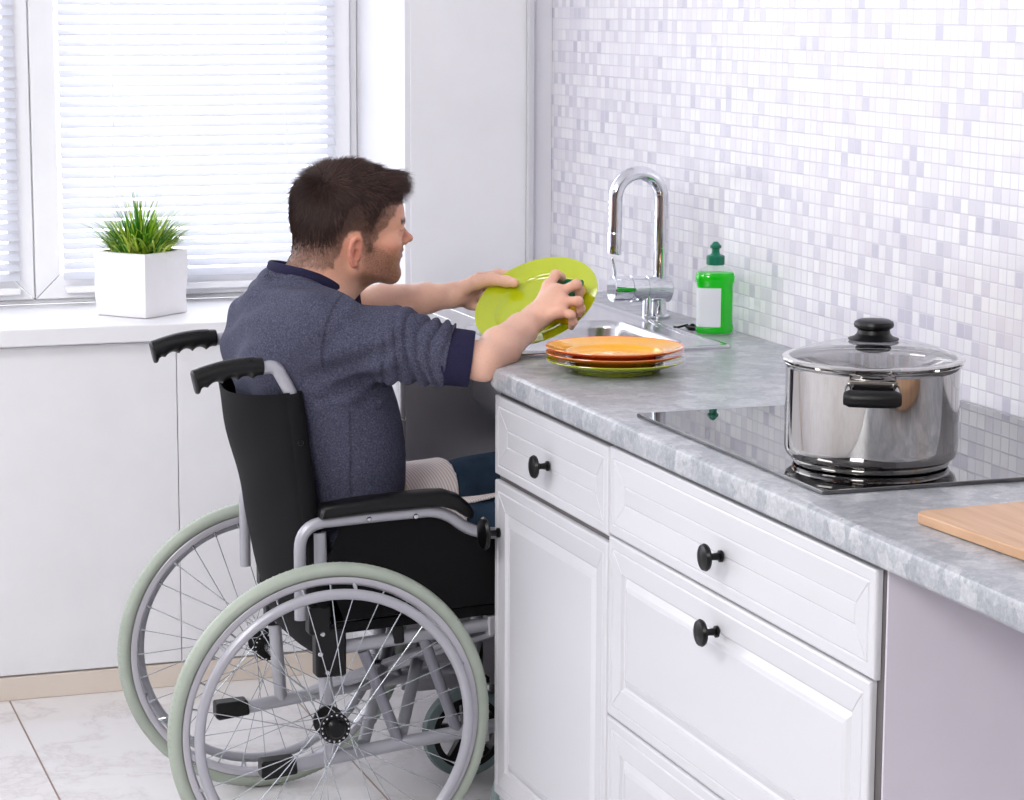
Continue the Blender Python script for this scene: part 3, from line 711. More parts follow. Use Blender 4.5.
def side(Y, out, dx):
    P = lambda x, z, dy=0: (x+dx, Y+out*dy, z)
    # push handle tube: grip, bend, back post down to the bracket
    tb = bend([P(-.985, .900), P(-.955, .9045), P(-.922, .845), P(-.885, .56), P(-.872, .44)], .045, 8)
    o = MB().tube(tb, .0115, 16).build('back_post', 'silver', WC)
    g = MB(); n = 44; gp = []; gr = []
    for k in range(n+1):
        f = k/n; x = -1.098+.120*f; z = .8845+.0175*f+.006*math.sin(f*PI)
        gp.append(P(x, z)); gr.append(.0165)
    g.tube(gp, [.0145]+[.0182]*(n-1)+[.0172], 20)
    for v_i in range(len(g.v)):                  # finger waves along the underside, flared end
        x, y, z = g.v[v_i]; f = (x-dx+1.098)/.120
        f = max(0, min(1, f)); zc = .8845+.0175*f+.006*math.sin(f*PI)
        if z < zc-.002:
            wv = abs(math.sin(f*PI*4.6+.35)); dz = (.0070*wv**.7-.002)*(1 if f > .10 else 0)
            k = min(1, (zc-z)/.0135)
            z = z+dz*k - (.011*(1-f/.16) if f < .16 else 0)*k
        g.v[v_i] = (x, y, z)
    for k in range(26):
        f = .1+.8*k/26; x = -1.098+.120*f; zc = .8845+.0175*f+.006*math.sin(f*PI)
        for q in range(-5, 6):
            a = q*.17; g.obox(P(x, zc+.0182*math.cos(a), .0182*math.sin(a)), ((1, 0, 0), (0, math.cos(a), -math.sin(a)), (0, math.sin(a), math.cos(a))), (.0020, .0016, .0014))
    g.build('push_handle', 'blackp', WC, angle=50)
    MB().obox(P(-.884, .452, 0), ((1, 0, 0), (0, 1, 0), (0, 0, 1)), (.040, .034, .052)).build('hinge_bracket', 'blackp', WC, bevel=.006, seg=3)
    # lower upright with axle, seat rails, bottom rail with tipping peg
    MB().tube([P(-.878, .47), P(-.872, .345), P(-.862, .195)], .0125, 16).build('frame_upright', 'silver', WC)
    m = MB(); m.obox(P(-.864, .392, .0), ((1, 0, .0), (0, 1, 0), (0, 0, 1)), (.056, .034, .088)); br = m.build('upright_bracket', 'blackp', WC, bevel=.007, seg=3)
    for bx, bz in ((-.012, .036), (-.016, .0), (-.004, -.034)):
        MB().lathe([(0, .003), (.0035, .0025), (.0048, 0)], (-.868+dx+bx, Y-.017, .392+bz), (0, -1, 0), 14).build('screw', 'bolt', br)
    MB().tube([P(-.853, .432, -.004), P(-.56, .4485, -.004), P(-.46, .452, -.004)], .0105, 14).build('seat_rail', 'silver', WC)
    MB().tube([P(-.86, .396), P(-.555, .418), P(-.44, .42), P(-.40, .385), P(-.355, .20)], .0125, 16).build('frame_rail', 'silver', WC)
    MB().obox(P(-.740, .415, 0), ((1, 0, .06), (0, 1, 0), (-.06, 0, 1)), (.020, .030, .034)).build('rail_clip', 'blackp', WC, bevel=.004)
    MB().obox(P(-.648, .409, 0), ((1, 0, .06), (0, 1, 0), (-.06, 0, 1)), (.034, .034, .034)).build('rail_clamp', 'blackp', WC, bevel=.005)
    MB().obox(P(-.560, .417, 0), ((1, 0, .06), (0, 1, 0), (-.06, 0, 1)), (.026, .032, .036)).build('rail_plate', 'alu', WC, bevel=.003)
    MB().tube(bend([P(-.985, .1895), P(-.93, .189), P(-.76, .2085), P(-.50, .232), P(-.47, .26), P(-.46, .415)], .03), .0125, 16).build('bottom_rail', 'silver', WC)
    m = MB(); m.prism([(.176, -.992), (.206, -.992), (.208, -.930), (.178, -.926), (.172, -.985)], 'y', Y-.017, Y+.017)
    m.v = [(x+dx, y, z) for x, y, z in m.v]; m.build('tipping_peg', 'blackp', WC, bevel=.004)
    MB().tube([P(-.802, .388), P(-.735, .208)], .0105, 14).build('strut', 'dsilver', WC)
    MB().tube([P(-.690, .400), P(-.625, .216)], .0105, 14).build('strut', 'dsilver', WC)
    # armrest
    at = bend([P(-.922, .46, .026), P(-.922, .628, .026), P(-.80, .634, .026), P(-.665, .638, .026), P(-.61, .595, .026), P(-.55, .588, .026), P(-.50, .57, .026), P(-.49, .44, .026)], .045, 8)
    MB().tube(at, .0105, 16).build('armrest_tube', 'silver', WC)
    MB().tube([P(-.8835, .61, .012), P(-.882, .545, .012)], .0125, 14).build('armrest_socket', 'silver', WC)
    m = MB(); cs = [(-.888, .648, .007), (-.884, .650, .0125), (-.84, .6545, .0142), (-.80, .6575, .0145), (-.74, .660, .0148), (-.695, .6615, .0150), (-.665, .6605, .015), (-.64, .652, .0145), (-.622, .638, .013), (-.612, .629, .0095), (-.608, .626, .005)]
    v = []; f = []; seg = 20
    for x, z, h in cs:
        for k in range(seg):
            a = 2*PI*k/seg; ca, sa = math.cos(a), math.sin(a); q = (abs(ca)**3.2+abs(sa)**3.2)**(-1/3.2)
            v.append(P(x+sa*q*h*.2, z+sa*q*h, .026+ca*q*(.024*min(1, h/.012))))
    for i in range(len(cs)-1):
        for k in range(seg): f.append((i*seg+k, i*seg+(k+1) % seg, (i+1)*seg+(k+1) % seg, (i+1)*seg+k))
    f += [tuple(range(seg)), tuple(range((len(cs)-1)*seg, len(cs)*seg))]
    m.add(v, f); m.build('armrest_pad', 'blackp', WC, angle=60)
    for x in (-.80, -.715):
        MB().lathe([(0, .004), (.004, .003), (.0055, 0)], P(x, .632, .026+.0095), (0, out, -.3), 12).build('armrest_bolt', 'bolt', WC)
    m = MB(); m.prism([(.63, -.842), (.632, -.68), (.600, -.625), (.58, -.56), (.575, -.50), (.462, -.50), (.450, -.842), (.545, -.878)], 'y', Y+out*.020-.0015, Y+out*.020+.0015)
    m.v = [(x+dx, y, z) for x, y, z in m.v]; m.build('side_panel', 'fabk', WC, bevel=.001)
    # front hanger and footplate
    MB().tube(bend([P(-.45, .40, -.01), P(-.40, .38, -.01), P(-.30, .13, -.02), P(-.27, .10, -.02)], .03), .0105, 14).build('leg_rest', 'silver', WC)
    MB().obox(P(-.235, .098, -.075), ((1, 0, .12), (0, 1, 0), (-.12, 0, 1)), (.15, .15, .008)).build('footplate', 'blackp', WC, bevel=.006)
    # caster
    cx, cy, cr = -.478+dx*.0, Y+out*.022, .092
    ct = MB().lathe([(cr-.030, -.013), (cr-.012, -.0155), (cr-.003, -.012), (cr, 0), (cr-.003, .012), (cr-.012, .0155), (cr-.030, .013)], (cx, cy, cr), (0, 1, 0), 60, close=True).build('caster', 'casterm', WC)
    m = MB().lathe([(cr-.018, -.0145), (cr-.018, .0145), (cr-.031, .0145), (cr-.031, -.0145)], (cx, cy, cr), (0, 1, 0), 48, close=True)
    m.lathe([(0, -.018), (.018, -.018), (.018, .018), (0, .018)], (cx, cy, cr), (0, 1, 0), 24)
    for k in range(5):
        a = 2*PI*k/5+.4; d = Vector((math.cos(a), 0, math.sin(a))); m.obox(Vector((cx, cy, cr))+d*.038, (d, (0, 1, 0), d.cross(Vector((0, 1, 0)))), (.05, .018, .016))
    m.build('caster_hub', 'blackp', ct, bevel=.001)
    m = MB()
    for s in (-1, 1): m.tube([(cx, cy+s*.024, cr), (cx+.012, cy+s*.024, cr+.06), (cx+.022, cy+s*.016, cr+.105)], .006, 10, flat=.6)
    m.obox((cx+.022, cy, cr+.108), ((1, 0, 0), (0, 1, 0), (0, 0, 1)), (.036, .052, .012)); m.tube([(cx+.022, cy, cr+.11), (cx+.022, cy, cr+.18)], .012, 14)
    m.tube([(cx, cy-.028, cr), (cx, cy+.028, cr)], .005, 10)
    m.build('caster_fork', 'blackp', ct, bevel=.001)
fk = NT('black_nylon_fabric'); wv = fk.n('TexWave'); wv.inputs['Scale'].default_value = 300; fk.l(fk.pos(), wv.inputs['Vector'])
fk.set(col=fk.mix(fk.noise(14, 4), (.0028, .0027, .0035, 1), (.0054, .0052, .0065, 1)), rough=.8, spec=.18); fk.bump(fk.noise(420, 2), .15, .0008); MAT['fabk'] = fk.m
NY, FY_ = 4.02, 4.40
side(NY, -1, 0.0); side(FY_, 1, .002)
# cross brace
for a, b_ in (((-.80, NY+.01, .215), (-.62, FY_-.01, .395)), ((-.62, NY+.01, .395), (-.80, FY_-.01, .215)), ((-.73, NY+.01, .225), (-.555, FY_-.01, .40)), ((-.555, NY+.01, .40), (-.73, FY_-.01, .225))):
    MB().tube([a, b_], .0115, 12, flat=.75).build('cross_brace', 'silver', WC)
MB().lathe([(0, .02), (.01, .02), (.01, -.02), (0, -.02)], (-.71, 4.21, .305), (1, 0, 0), 16).build('brace_bolt', 'bolt', WC)
# slung back: bows backwards between the posts, sleeves round the posts
def post(z): return -.922+(.845-z)*(.037/.285)
v = []; f = []; nz, ny = 26, 30; rows = []
m = MB()
for side_ in (0, 1):
    for i in range(nz+1):
        z = .858-(.858-.385)*i/nz
        for j in range(ny+1):
            t_ = j/ny; y = NY-.012+(FY_-NY+.024)*t_; bow = math.sin(PI*t_)**.75
            zz = z-(.020*bow*(1-i/nz)**3); x = post(zz)+.002*t_-(.075*bow*(.85+.15*math.sin(z*9)))*(1 if z > .5 else max(.25, (z-.3)/.2))
            x += (-.0135 if side_ == 0 else -.0095)+.0022*math.sin(z*37+y*21)*bow
            v.append((x, y, zz))
K = (nz+1)*(ny+1)
for s in (0, 1):
    for i in range(nz):
        for j in range(ny):
            a = s*K+i*(ny+1)+j; q = (a, a+1, a+ny+2, a+ny+1); f.append(q)
for i in range(nz):
    for j in (0, ny): a = i*(ny+1)+j; f.append((a, a+ny+1, K+a+ny+1, K+a))
for j in range(ny):
    for i in (0, nz): a = i*(ny+1)+j; f.append((a, a+1, K+a+1, K+a))
bk = m.add(v, f).build('backrest', 'fabk', WC, angle=60)
for Y, dx in ((NY, 0), (FY_, .002)):
    MB().tube([(post(z)+dx-.002, Y, z) for z in (.856, .84, .7, .6, .5, .455)], [.0165, .0172, .0172, .0172, .0172, .0165], 18).build('post_sleeve', 'fabk', bk)
MB().lathe([(0, .003), (.0045, .002), (.0055, 0)], (post(.77)-.004, NY-.0165, .77), (0, -1, 0), 14).build('sleeve_snap', 'blacks', bk)
# seat sling
m = MB(); v = []; f = []; nx, ny = 10, 16
for s in (0, 1):
    for i in range(nx+1):
        for j in range(ny+1):
            x = -.865+.41*i/nx; tt = j/ny; y = NY-.014+(FY_-NY+.028)*tt; z = .447+.018*i/nx-.03*math.sin(PI*tt)-s*.018-(.0 if 0 < tt < 1 else .004)
            v.append((x, y, z))
K = (nx+1)*(ny+1)
for s in (0, 1):
    for i in range(nx):
        for j in range(ny): a = s*K+i*(ny+1)+j; f.append((a, a+1, a+ny+2, a+ny+1))
for i in range(nx):
    for j in (0, ny): a = i*(ny+1)+j; f.append((a, a+ny+1, K+a+ny+1, K+a))
for j in range(ny):
    for i in (0, nx): a = i*(ny+1)+j; f.append((a, a+1, K+a+1, K+a))
m.add(v, f).build('seat', 'fabk', WC, angle=60)
# ================================================================ THE PERSON  (distance fields polygonised with surface nets)
def _seg(P, a, b):
    ab = b-a; t = np.clip(((P-a)@ab)/max(float(ab@ab), 1e-12), 0, 1)
    return t, np.linalg.norm(P-(a+t[:, None]*ab), axis=1)
class Field:
    def __init__(s): s.p = []
    def cap(s, a, b, ra, rb=None, k=.01, sub=False):
        a = np.array(a, float); b = np.array(b, float); rb = ra if rb is None else rb
        def f(P):
            t, d = _seg(P, a, b); return d-(ra+(rb-ra)*t)
        s.p.append((f, k, sub)); return s
    def ell(s, c, r, k=.01, R=None, sub=False):
        c = np.array(c, float); r = np.array(r, float)
        def f(P):
            q = P-c
            if R is not None: q = q@R
            k0 = np.linalg.norm(q/r, axis=1); k1 = np.linalg.norm(q/(r*r), axis=1)
            return np.where(k1 > 1e-9, k0*(k0-1)/np.maximum(k1, 1e-9), -r.min())
        s.p.append((f, k, sub)); return s
    def path(s, pts, rs, k=.01, sub=False):
        for i in range(len(pts)-1): s.cap(pts[i], pts[i+1], rs[i], rs[i+1], k, sub)
        return s
    def ev(s, P, prims=None):
        D = None
        for f, k, sub in (prims or s.p):
            d = f(P)
            if D is None: D = d; continue
            if sub:
                d = -d; h = np.clip(.5-.5*(D-d)/k, 0, 1); D = D+(d-D)*h+k*h*(1-h)
            else:
                h = np.clip(.5+.5*(d-D)/k, 0, 1); D = d+(D-d)*h-k*h*(1-h)
        return D
def polygonise(field, lo, hi, h, post=None, slack=.0, B=8):
    """post(P, d) adds displacement / cuts; slack = how far it may move the surface"""
    lo = np.array(lo, float); n = (np.ceil((np.array(hi)-lo)/h/B).astype(int)*B)
    D = np.full(tuple(n+1), 1e3, np.float32)
    nb = n//B; I = np.stack(np.meshgrid(*[np.arange(q) for q in nb], indexing='ij'), -1).reshape(-1, 3)
    cen = lo+(I+.5)*B*h; rad = B*h*.5*math.sqrt(3)
    prs = field.p; dp = np.stack([f(cen) for f, k, sb in prs], 1)
    dt = field.ev(cen)
    for i in np.nonzero(dt < -rad-slack)[0]:
        a = I[i]*B; D[a[0]:a[0]+B+1, a[1]:a[1]+B+1, a[2]:a[2]+B+1] = np.minimum(D[a[0]:a[0]+B+1, a[1]:a[1]+B+1, a[2]:a[2]+B+1], -1e3)
    g = np.arange(B+1)*h; G = np.stack(np.meshgrid(g, g, g, indexing='ij'), -1).reshape(-1, 3)
    act = np.nonzero(np.abs(dt) <= rad*1.15+slack)[0]
    kk = np.array([k for f, k, sb in prs])
    for i in act:
        P = lo+I[i]*B*h+G
        use = [prs[j] for j in range(len(prs)) if dp[i, j] < rad*2.3+slack+2*kk[j]+.004]
        if not use or use[0][2]: use = [prs[0]]+use
        d = field.ev(P, use)
        if post is not None: d = post(P, d)
        a = I[i]*B; D[a[0]:a[0]+B+1, a[1]:a[1]+B+1, a[2]:a[2]+B+1] = d.reshape(B+1, B+1, B+1)
    ins = D < 0
    c = [ins[x:ins.shape[0]-1+x, y:ins.shape[1]-1+y, z:ins.shape[2]-1+z] for x in (0, 1) for y in (0, 1) for z in (0, 1)]
    al = c[0].copy(); an = c[0].copy()
    for q in c[1:]: al &= q; an |= q
    cells = np.argwhere(an & ~al)
    idx = np.full(tuple(n), -1, np.int32); idx[tuple(cells.T)] = np.arange(len(cells))
    acc = np.zeros((len(cells), 3)); cnt = np.zeros(len(cells))
    corners = [(x, y, z) for x in (0, 1) for y in (0, 1) for z in (0, 1)]
    val = {q: D[cells[:, 0]+q[0], cells[:, 1]+q[1], cells[:, 2]+q[2]] for q in corners}
    for p in corners:
        for ax in range(3):
            if p[ax]: continue
            q = list(p); q[ax] = 1; q = tuple(q); a, b = val[p], val[q]; m = (a < 0) != (b < 0)
            t = np.where(m, np.clip(a/(a-b+1e-12), .02, .98), 0)
            pt = np.tile(np.array(p, float), (len(cells), 1)); pt[:, ax] += t
            acc[m] += pt[m]; cnt[m] += 1
    V = lo+(cells+acc/cnt[:, None])*h
    Q = []
    for ax in range(3):
        u, v = (ax+1) % 3, (ax+2) % 3
        sl = [slice(1, -1)]*3; sl[ax] = slice(0, -1); s2 = list(sl); s2[ax] = slice(1, None)
        a = ins[tuple(sl)]; b = ins[tuple(s2)]; e = np.argwhere(a != b); off = np.ones(3, int); off[ax] = 0; e = e+off
        inside = ins[tuple(e.T)]
        du = np.zeros(3, int); du[u] = 1; dv = np.zeros(3, int); dv[v] = 1
        ids = [idx[tuple((e-du-dv).T)], idx[tuple((e-dv).T)], idx[tuple(e.T)], idx[tuple((e-du).T)]]
        q = np.stack(ids, 1); q[~inside] = q[~inside][:, ::-1]; Q.append(q[(q >= 0).all(1)])
    return V, np.concatenate(Q)
def relax(V, Q, it=2, lam=.5):
    for _ in range(it):
        S = np.zeros_like(V); C = np.zeros(len(V))
        for a, b in ((0, 1), (1, 2), (2, 3), (3, 0)):
            np.add.at(S, Q[:, a], V[Q[:, b]]); np.add.at(C, Q[:, a], 1); np.add.at(S, Q[:, b], V[Q[:, a]]); np.add.at(C, Q[:, b], 1)
        V = V+lam*(S/C[:, None]-V)
    return V
def npmesh(name, V, Q, mat, parent, colors=None):
    off = Vector((0, 0, 0)); p = parent
    while p is not None: off += p.location; p = p.parent
    V = np.asarray(V, np.float32)-np.array(off, np.float32); Q = np.asarray(Q, np.int32); k = Q.shape[1]
    me = bpy.data.meshes.new(name); me.vertices.add(len(V)); me.vertices.foreach_set('co', V.ravel())
    me.loops.add(Q.size); me.loops.foreach_set('vertex_index', Q.ravel()); me.polygons.add(len(Q))
    me.polygons.foreach_set('loop_start', np.arange(0, Q.size, k, dtype=np.int32))
    me.update(calc_edges=True); me.polygons.foreach_set('use_smooth', np.ones(len(Q), bool))
    me.materials.append(MAT[mat] if isinstance(mat, str) else mat)
    if colors is not None:
        at = me.color_attributes.new('tone', 'FLOAT_COLOR', 'POINT'); at.data.foreach_set('color', np.asarray(colors, np.float32).ravel())
    o = bpy.data.objects.new(name, me); COL.objects.link(o); o.parent = parent
    return o
def fbm(P, s, seed=0, octv=3):
    r = np.random.RandomState(seed); out = np.zeros(len(P)); amp = 1
    for o in range(octv):
        for _ in range(4):
            d = r.normal(size=3); d /= np.linalg.norm(d); ph = r.rand()*6.28
            out += amp*.35*np.sin(P@d*s+ph+1.3*np.sin(P@r.normal(size=3)*s*.45+ph))
        s *= 2.05; amp *= .5
    return out
A3 = lambda *p: np.array(p, float)

PER = thing('person', (-.80, 4.21, 0), 'seated man with short dark hair in a navy heather sweater washing a plate', 'person')
# ---- skeleton points
shR, shL = A3(-.862, 4.050, .962), A3(-.850, 4.372, .955)
elR, wrR = A3(-.607, 3.934, .9075), A3(-.470, 4.062, .9615)
elL, wrL = A3(-.705, 4.430, .948), A3(-.5535, 4.283, .9815)
# ---- head frame
HO = A3(-.7560, 4.215, 1.0785); hy = math.radians(-2); HR = np.array([[math.cos(hy), -math.sin(hy), 0], [math.sin(hy), math.cos(hy), 0], [0, 0, 1]])
def H(x, y, z): return HO+HR@A3(x, y, z)
def toH(P): return (P-HO)@HR
body = Field()
hf = body
hf.ell(H(-.018, 0, .070), (.098, .0735, .083), R=HR)
hf.ell(H(.030, 0, .060), (.056, .061, .062), .02, R=HR)
hf.ell(H(-.045, 0, .02), (.062, .061, .060), .03, R=HR)
hf.ell(H(.030, 0, .004), (.050, .055, .058), .02, R=HR)
for s in (-1, 1):
    hf.cap(H(-.008, s*.050, -.024), H(.060, s*.018, -.046), .0155, .0135, .018)
    hf.cap(H(-.006, s*.055, .012), H(-.008, s*.050, -.024), .013, .014, .02)
    hf.ell(H(.053, s*.041, .014), (.019, .018, .016), .016, R=HR)
    hf.cap(H(.040, s*.035, -.01), H(.058, s*.02, -.040), .014, .013, .02)
hf.ell(H(.0660, 0, -.0415), (.0160, .018, .0150), .012, R=HR)
hf.ell(H(.062, 0, -.006), (.0195, .030, .022), .014, R=HR)
for s in (-1, 1): hf.cap(H(.0795, s*.010, .051), H(.070, s*.037, .050), .0075, .0065, .010)
for s in (-1, 1): hf.ell(H(.0905, s*.032, .033), (.0115, .0155, .0095), .008, R=HR, sub=True)
for s in (-1, 1): hf.ell(H(.0655, s*.0305, .0335), (.0140, .0150, .0128), .004, R=HR); hf.cap(H(.0772, s*.018, .0405), H(.0735, s*.042, .0385), .0034, .0030, .004)
hf.cap(H(.0795, 0, .043), H(.0945, 0, .0215), .0062, .0080, .008)
hf.ell(H(.0985, 0, .0195), (.0078, .0085, .0072), .005, R=HR)
for s in (-1, 1): hf.ell(H(.0865, s*.0105, .0145), (.0085, .0065, .0062), .005, R=HR)
for s in (-1, 1): hf.ell(H(.0925, s*.0055, .0085), (.004, .0028, .0030), .002, R=HR, sub=True)
hf.cap(H(.0795, -.010, .0015), H(.0795, .010, .0015), .0052, k=.005)      # upper lip
hf.cap(H(.0745, -.019, -.0035), H(.0800, -.009, -.0005), .0035, .005, k=.004)
hf.cap(H(.0745, .019, -.0035), H(.0800, .009, -.0005), .0035, .005, k=.004)
hf.cap(H(.0780, -.009, -.0110), H(.0780, .009, -.0110), .0056, k=.004)
hf.cap(H(.0825, -.015, -.0052), H(.0855, 0, -.0048), .0014, k=.0015, sub=True); hf.cap(H(.0825, .015, -.0052), H(.0855, 0, -.0048), .0014, k=.0015, sub=True)
hf.cap(H(.0800, -.010, -.0205), H(.0800, .010, -.0205), .0025, k=.006, sub=True)
# ears
for s in (-1, 1):
    ca, sa = math.cos(s*-.42), math.sin(s*-.42)
    ER = HR@np.array([[ca, -sa, 0], [sa, ca, 0], [0, 0, 1]])@np.array([[math.cos(.14), 0, math.sin(.14)], [0, 1, 0], [-math.sin(.14), 0, math.cos(.14)]])
    c = H(-.022, s*.0745, .004); E = lambda x, y, z: c+ER@A3(x*.88, s*y, z*.86)
    hf.ell(c, (.0145, .0070, .0245), .005, R=ER)
    hel = [E(.006, .003, -.004), E(.011, .0045, .009), E(.0105, .006, .020), E(.004, .007, .0285), (E(-.006, .0075, .0285)), E(-.0135, .0075, .021), E(-.0165, .007, .008), E(-.0145, .006, -.007), E(-.009, .005, -.018), E(-.002, .004, -.0265), E(.005, .0035, -.0255)]
    hf.path(hel, [.0030, .0032, .0032, .0033, .0034, .0034, .0032, .0030, .0032, .0046, .0042], .003)
    hf.path([E(-.007, .005, .016), E(-.010, .006, .003), E(-.006, .0055, -.010), E(.002, .0045, -.0135)], [.0024]*4, .003)
    hf.ell(E(.001, .0085, -.004), (.0078, .0090, .0105), .002, R=ER, sub=True)
    hf.ell(E(-.001, .0095, .0165), (.0066, .0062, .0078), .002, R=ER, sub=True)
    hf.cap(E(.0105, .003, -.009), E(.0095, .004, -.001), .0036, .0032, .003)
# neck, trunk, arms
hf.ell(H(-.062, 0, -.004), (.050, .052, .050), .02, R=HR)
hf.cap(H(-.045, 0, -.02), A3(-.872, 4.212, .985), .0555, .062, .022)
hf.cap(H(-.012, 0, -.035), A3(-.835, 4.212, .985), .042, .05, .025)
hf.cap(A3(-.865, 4.17, .965), A3(-.862, 4.10, .955), .055, .05, .04); hf.cap(A3(-.865, 4.25, .965), A3(-.855, 4.33, .95), .055, .05, .04)
for z, cx, r, hw in ((.90, -.868, .088, .075), (.80, -.82, .092, .075), (.70, -.785, .092, .070), (.60, -.78, .095, .072), (.545, -.79, .085, .085)):
    hf.cap(A3(cx, 4.21-hw, z), A3(cx, 4.21+hw, z), r, k=.05)
for s, sh, el, wr in ((0, shR, elR, wrR), (1, shL, elL, wrL)):
    hf.cap(sh, el, .050, .032, .03)
    d = (wr-el); n_ = d/np.linalg.norm(d)
    m1 = el+d*.32
    hf.path([el, m1, el+d*.75, wr], [.0315, .0358, .0275, .0232] if s == 0 else [.034, .036, .0275, .0225], .012)
hf.ell(elR+A3(-.002, -.002, -.004), (.022, .022, .020), .014)
# legs inside the trousers
for y, kz in ((4.115, .566), (4.305, .622)):
    hf.cap(A3(-.785, y, .548-(.016 if y < 4.2 else 0)), A3(-.37, y, kz), .075, .052, .03); hf.cap(A3(-.37, y, kz), A3(-.30, y, .16), .05, .033, .02)
# ---- hands
def finger(pts, r0, r1):
    n = len(pts); rs = [r0+(r1-r0)*i/(n-1) for i in range(n)]
    hf.path([np.array(p, float) for p in pts], rs, .0035)
    for p, r in zip(pts[1:-1], rs[1:-1]): hf.ell(p, (r*1.10,)*3, .003)
def palm(wr, mcps, r=.0125, k=.012):
    for m in mcps: hf.cap(wr+(np.array(m)-wr)*.12, np.array(m), r*1.05, r*.86, k)
    for a, b in zip(mcps, mcps[1:]): hf.cap(np.array(a), np.array(b), r*.80, k=.008)
Ri, Rm, Rr, Rp = A3(-.4278, 4.0975, 1.0150), A3(-.4191, 4.0700, 1.0060), A3(-.4191, 4.0470, .9925), A3(-.4290, 4.0340, .9770)
palm(wrR+A3(.004, 0, .0), [Ri, Rm, Rr, Rp], .0135)
hf.cap(wrR, (Ri+Rr)/2, .020, .0135, .015)
finger([Ri, A3(-.4120, 4.1042, 1.0345), A3(-.3942, 4.1256, 1.0265), A3(-.3890, 4.1375, 1.0150)], .0096, .0073)
finger([Rm, A3(-.3907, 4.0560, 1.0215), A3(-.3796, 4.0690, 1.0080), A3(-.3765, 4.0790, .9960)], .0096, .0075)
finger([Rr, A3(-.3985, 4.0250, .9950), A3(-.3900, 4.0350, .9800), A3(-.3905, 4.0460, .9680)], .0092, .0071)
finger([Rp, A3(-.4150, 4.0175, .9720), A3(-.4080, 4.0250, .9580), A3(-.4075, 4.0350, .9480)], .0082, .0064)
finger([wrR+A3(.020, .018, .000), A3(-.440, 4.098, .978), A3(-.420, 4.118, .986), A3(-.402, 4.134, .990)], .0115, .0085)   # thumb on the far side of the sponge
NP = np.array(PN)
Lb = A3(-.5150, 4.2790, .9990)
Li, Lm, Lr, Lp = A3(-.4900, 4.3080, 1.0085), A3(-.4930, 4.3150, .9920), A3(-.5010, 4.3080, .9760), A3(-.5120, 4.2960, .9630)
palm(wrL, [Li, Lm, Lr, Lp], .0125); hf.cap(wrL, (Lm+Lb)/2, .019, .013, .014)
finger([Li, A3(-.4520, 4.3130, 1.0150), A3(-.4280, 4.2960, 1.0140), A3(-.4130, 4.2820, 1.0110)], .0100, .0078)
finger([Lm, A3(-.4560, 4.3060, .9930), A3(-.4320, 4.2830, .9930), A3(-.4190, 4.2640, .9910)], .0096, .0075)
finger([Lr, A3(-.4700, 4.2850, .9710), A3(-.4500, 4.2600, .9690), A3(-.4400, 4.2420, .9670)], .0092, .0071)
finger([Lp, A3(-.4900, 4.2680, .9480), A3(-.4740, 4.2420, .9450), A3(-.4650, 4.2300, .9430)], .0082, .0064)
finger([wrL+A3(.012, -.004, .008), A3(-.5120, 4.2640, 1.0070), A3(-.4830, 4.2560, 1.0120), A3(-.4610, 4.2380, 1.0095), A3(-.4490, 4.2270, 1.0075)], .0150, .0088)
for p, d in ((A3(-.4490, 4.2270, 1.0075), NP),):   # thumb nail bed
    hf.ell(p+d*.0075, (.0045, .0045, .0016), .001)
V, Q = polygonise(body, (-1.02, 3.86, .10), (-.24, 4.52, 1.26), .0023)
V = relax(V, Q, 1, .35)
# ---- complexion
L = toH(V); x, y, z = L.T; ay = np.abs(y)
def sstep(a, b, t): t = np.clip((t-a)/(b-a), 0, 1); return t*t*(3-2*t)
c_face = np.array(srgb(214, 160, 136)[:3]); c_arm = np.array(srgb(228, 182, 160)[:3]); c_red = np.array(srgb(204, 118, 100)[:3])
c_beard = np.array(srgb(176, 124, 100)[:3]); c_scalp = np.array(srgb(74, 54, 47)[:3]); c_lip = np.array(srgb(186, 108, 98)[:3]); c_brow = np.array(srgb(60, 42, 34)[:3])
ishead = (z > -.11) & (np.linalg.norm(L, axis=1) < .2)
col = np.tile(c_arm, (len(V), 1)); fa = (ishead*sstep(-.08, -.03, z))[:, None]; col = col*(1-fa)+c_face*fa
def blend(w_, c): 
    global col
    w_ = (w_*ishead)[:, None]; col = col*(1-w_)+c*w_
nz = fbm(V, 260, 3, 2); nl = fbm(V, 45, 5, 2)
g = lambda cx, cz, sx, sz: np.exp(-((x-cx)/sx)**2-((z-cz)/sz)**2)
blend(.30*g(.045, .005, .026, .018)*(ay > .02), c_red); blend(.28*np.exp(-((x-.096)/.012)**2-((z-.02)/.014)**2), c_red)
ear = (ay > .0725)*sstep(-.032, -.024, z)*(z < .038)*(x < -.004)*(x > -.044); blend(.55*ear, c_red)
beard = sstep(-.016, .004, x-.0)*(1-sstep(-.008, .018, z-(.010-.25*np.clip(x-.01, 0, .1)*1.2)))*sstep(-.075, -.058, z)*(1-ear)
beard = np.maximum(beard, sstep(.066, .074, x)*(1-sstep(.004, .012, z))*sstep(-.07, -.05, z)*.8)
side_b = sstep(-.010, -.004, x)*(1-sstep(.012, .020, x))*(z > -.02)*(z < .05)*(ay > .05)
beard = np.maximum(beard, side_b*.8)
blend(np.clip(beard*(.6+.1*nz), 0, .85), c_beard)
lips = np.exp(-((z+.0045)/.0072)**2)*(x > .077)*(ay < .019); blend(.75*np.clip(lips*1.3-.2, 0, 1), c_lip)
brow = np.exp(-((z-.0535-.02*(.03-np.abs(ay-.027)))/.0042)**2)*(ay > .008)*(ay < .046)*(x > .05); blend(np.clip(brow*1.2, 0, .95), c_brow)
lash = np.exp(-((z-.0385)/.0018)**2)*np.exp(-((ay-.031)/.013)**2)*(x > .069); blend(np.clip(lash*1.1, 0, .8), c_brow)
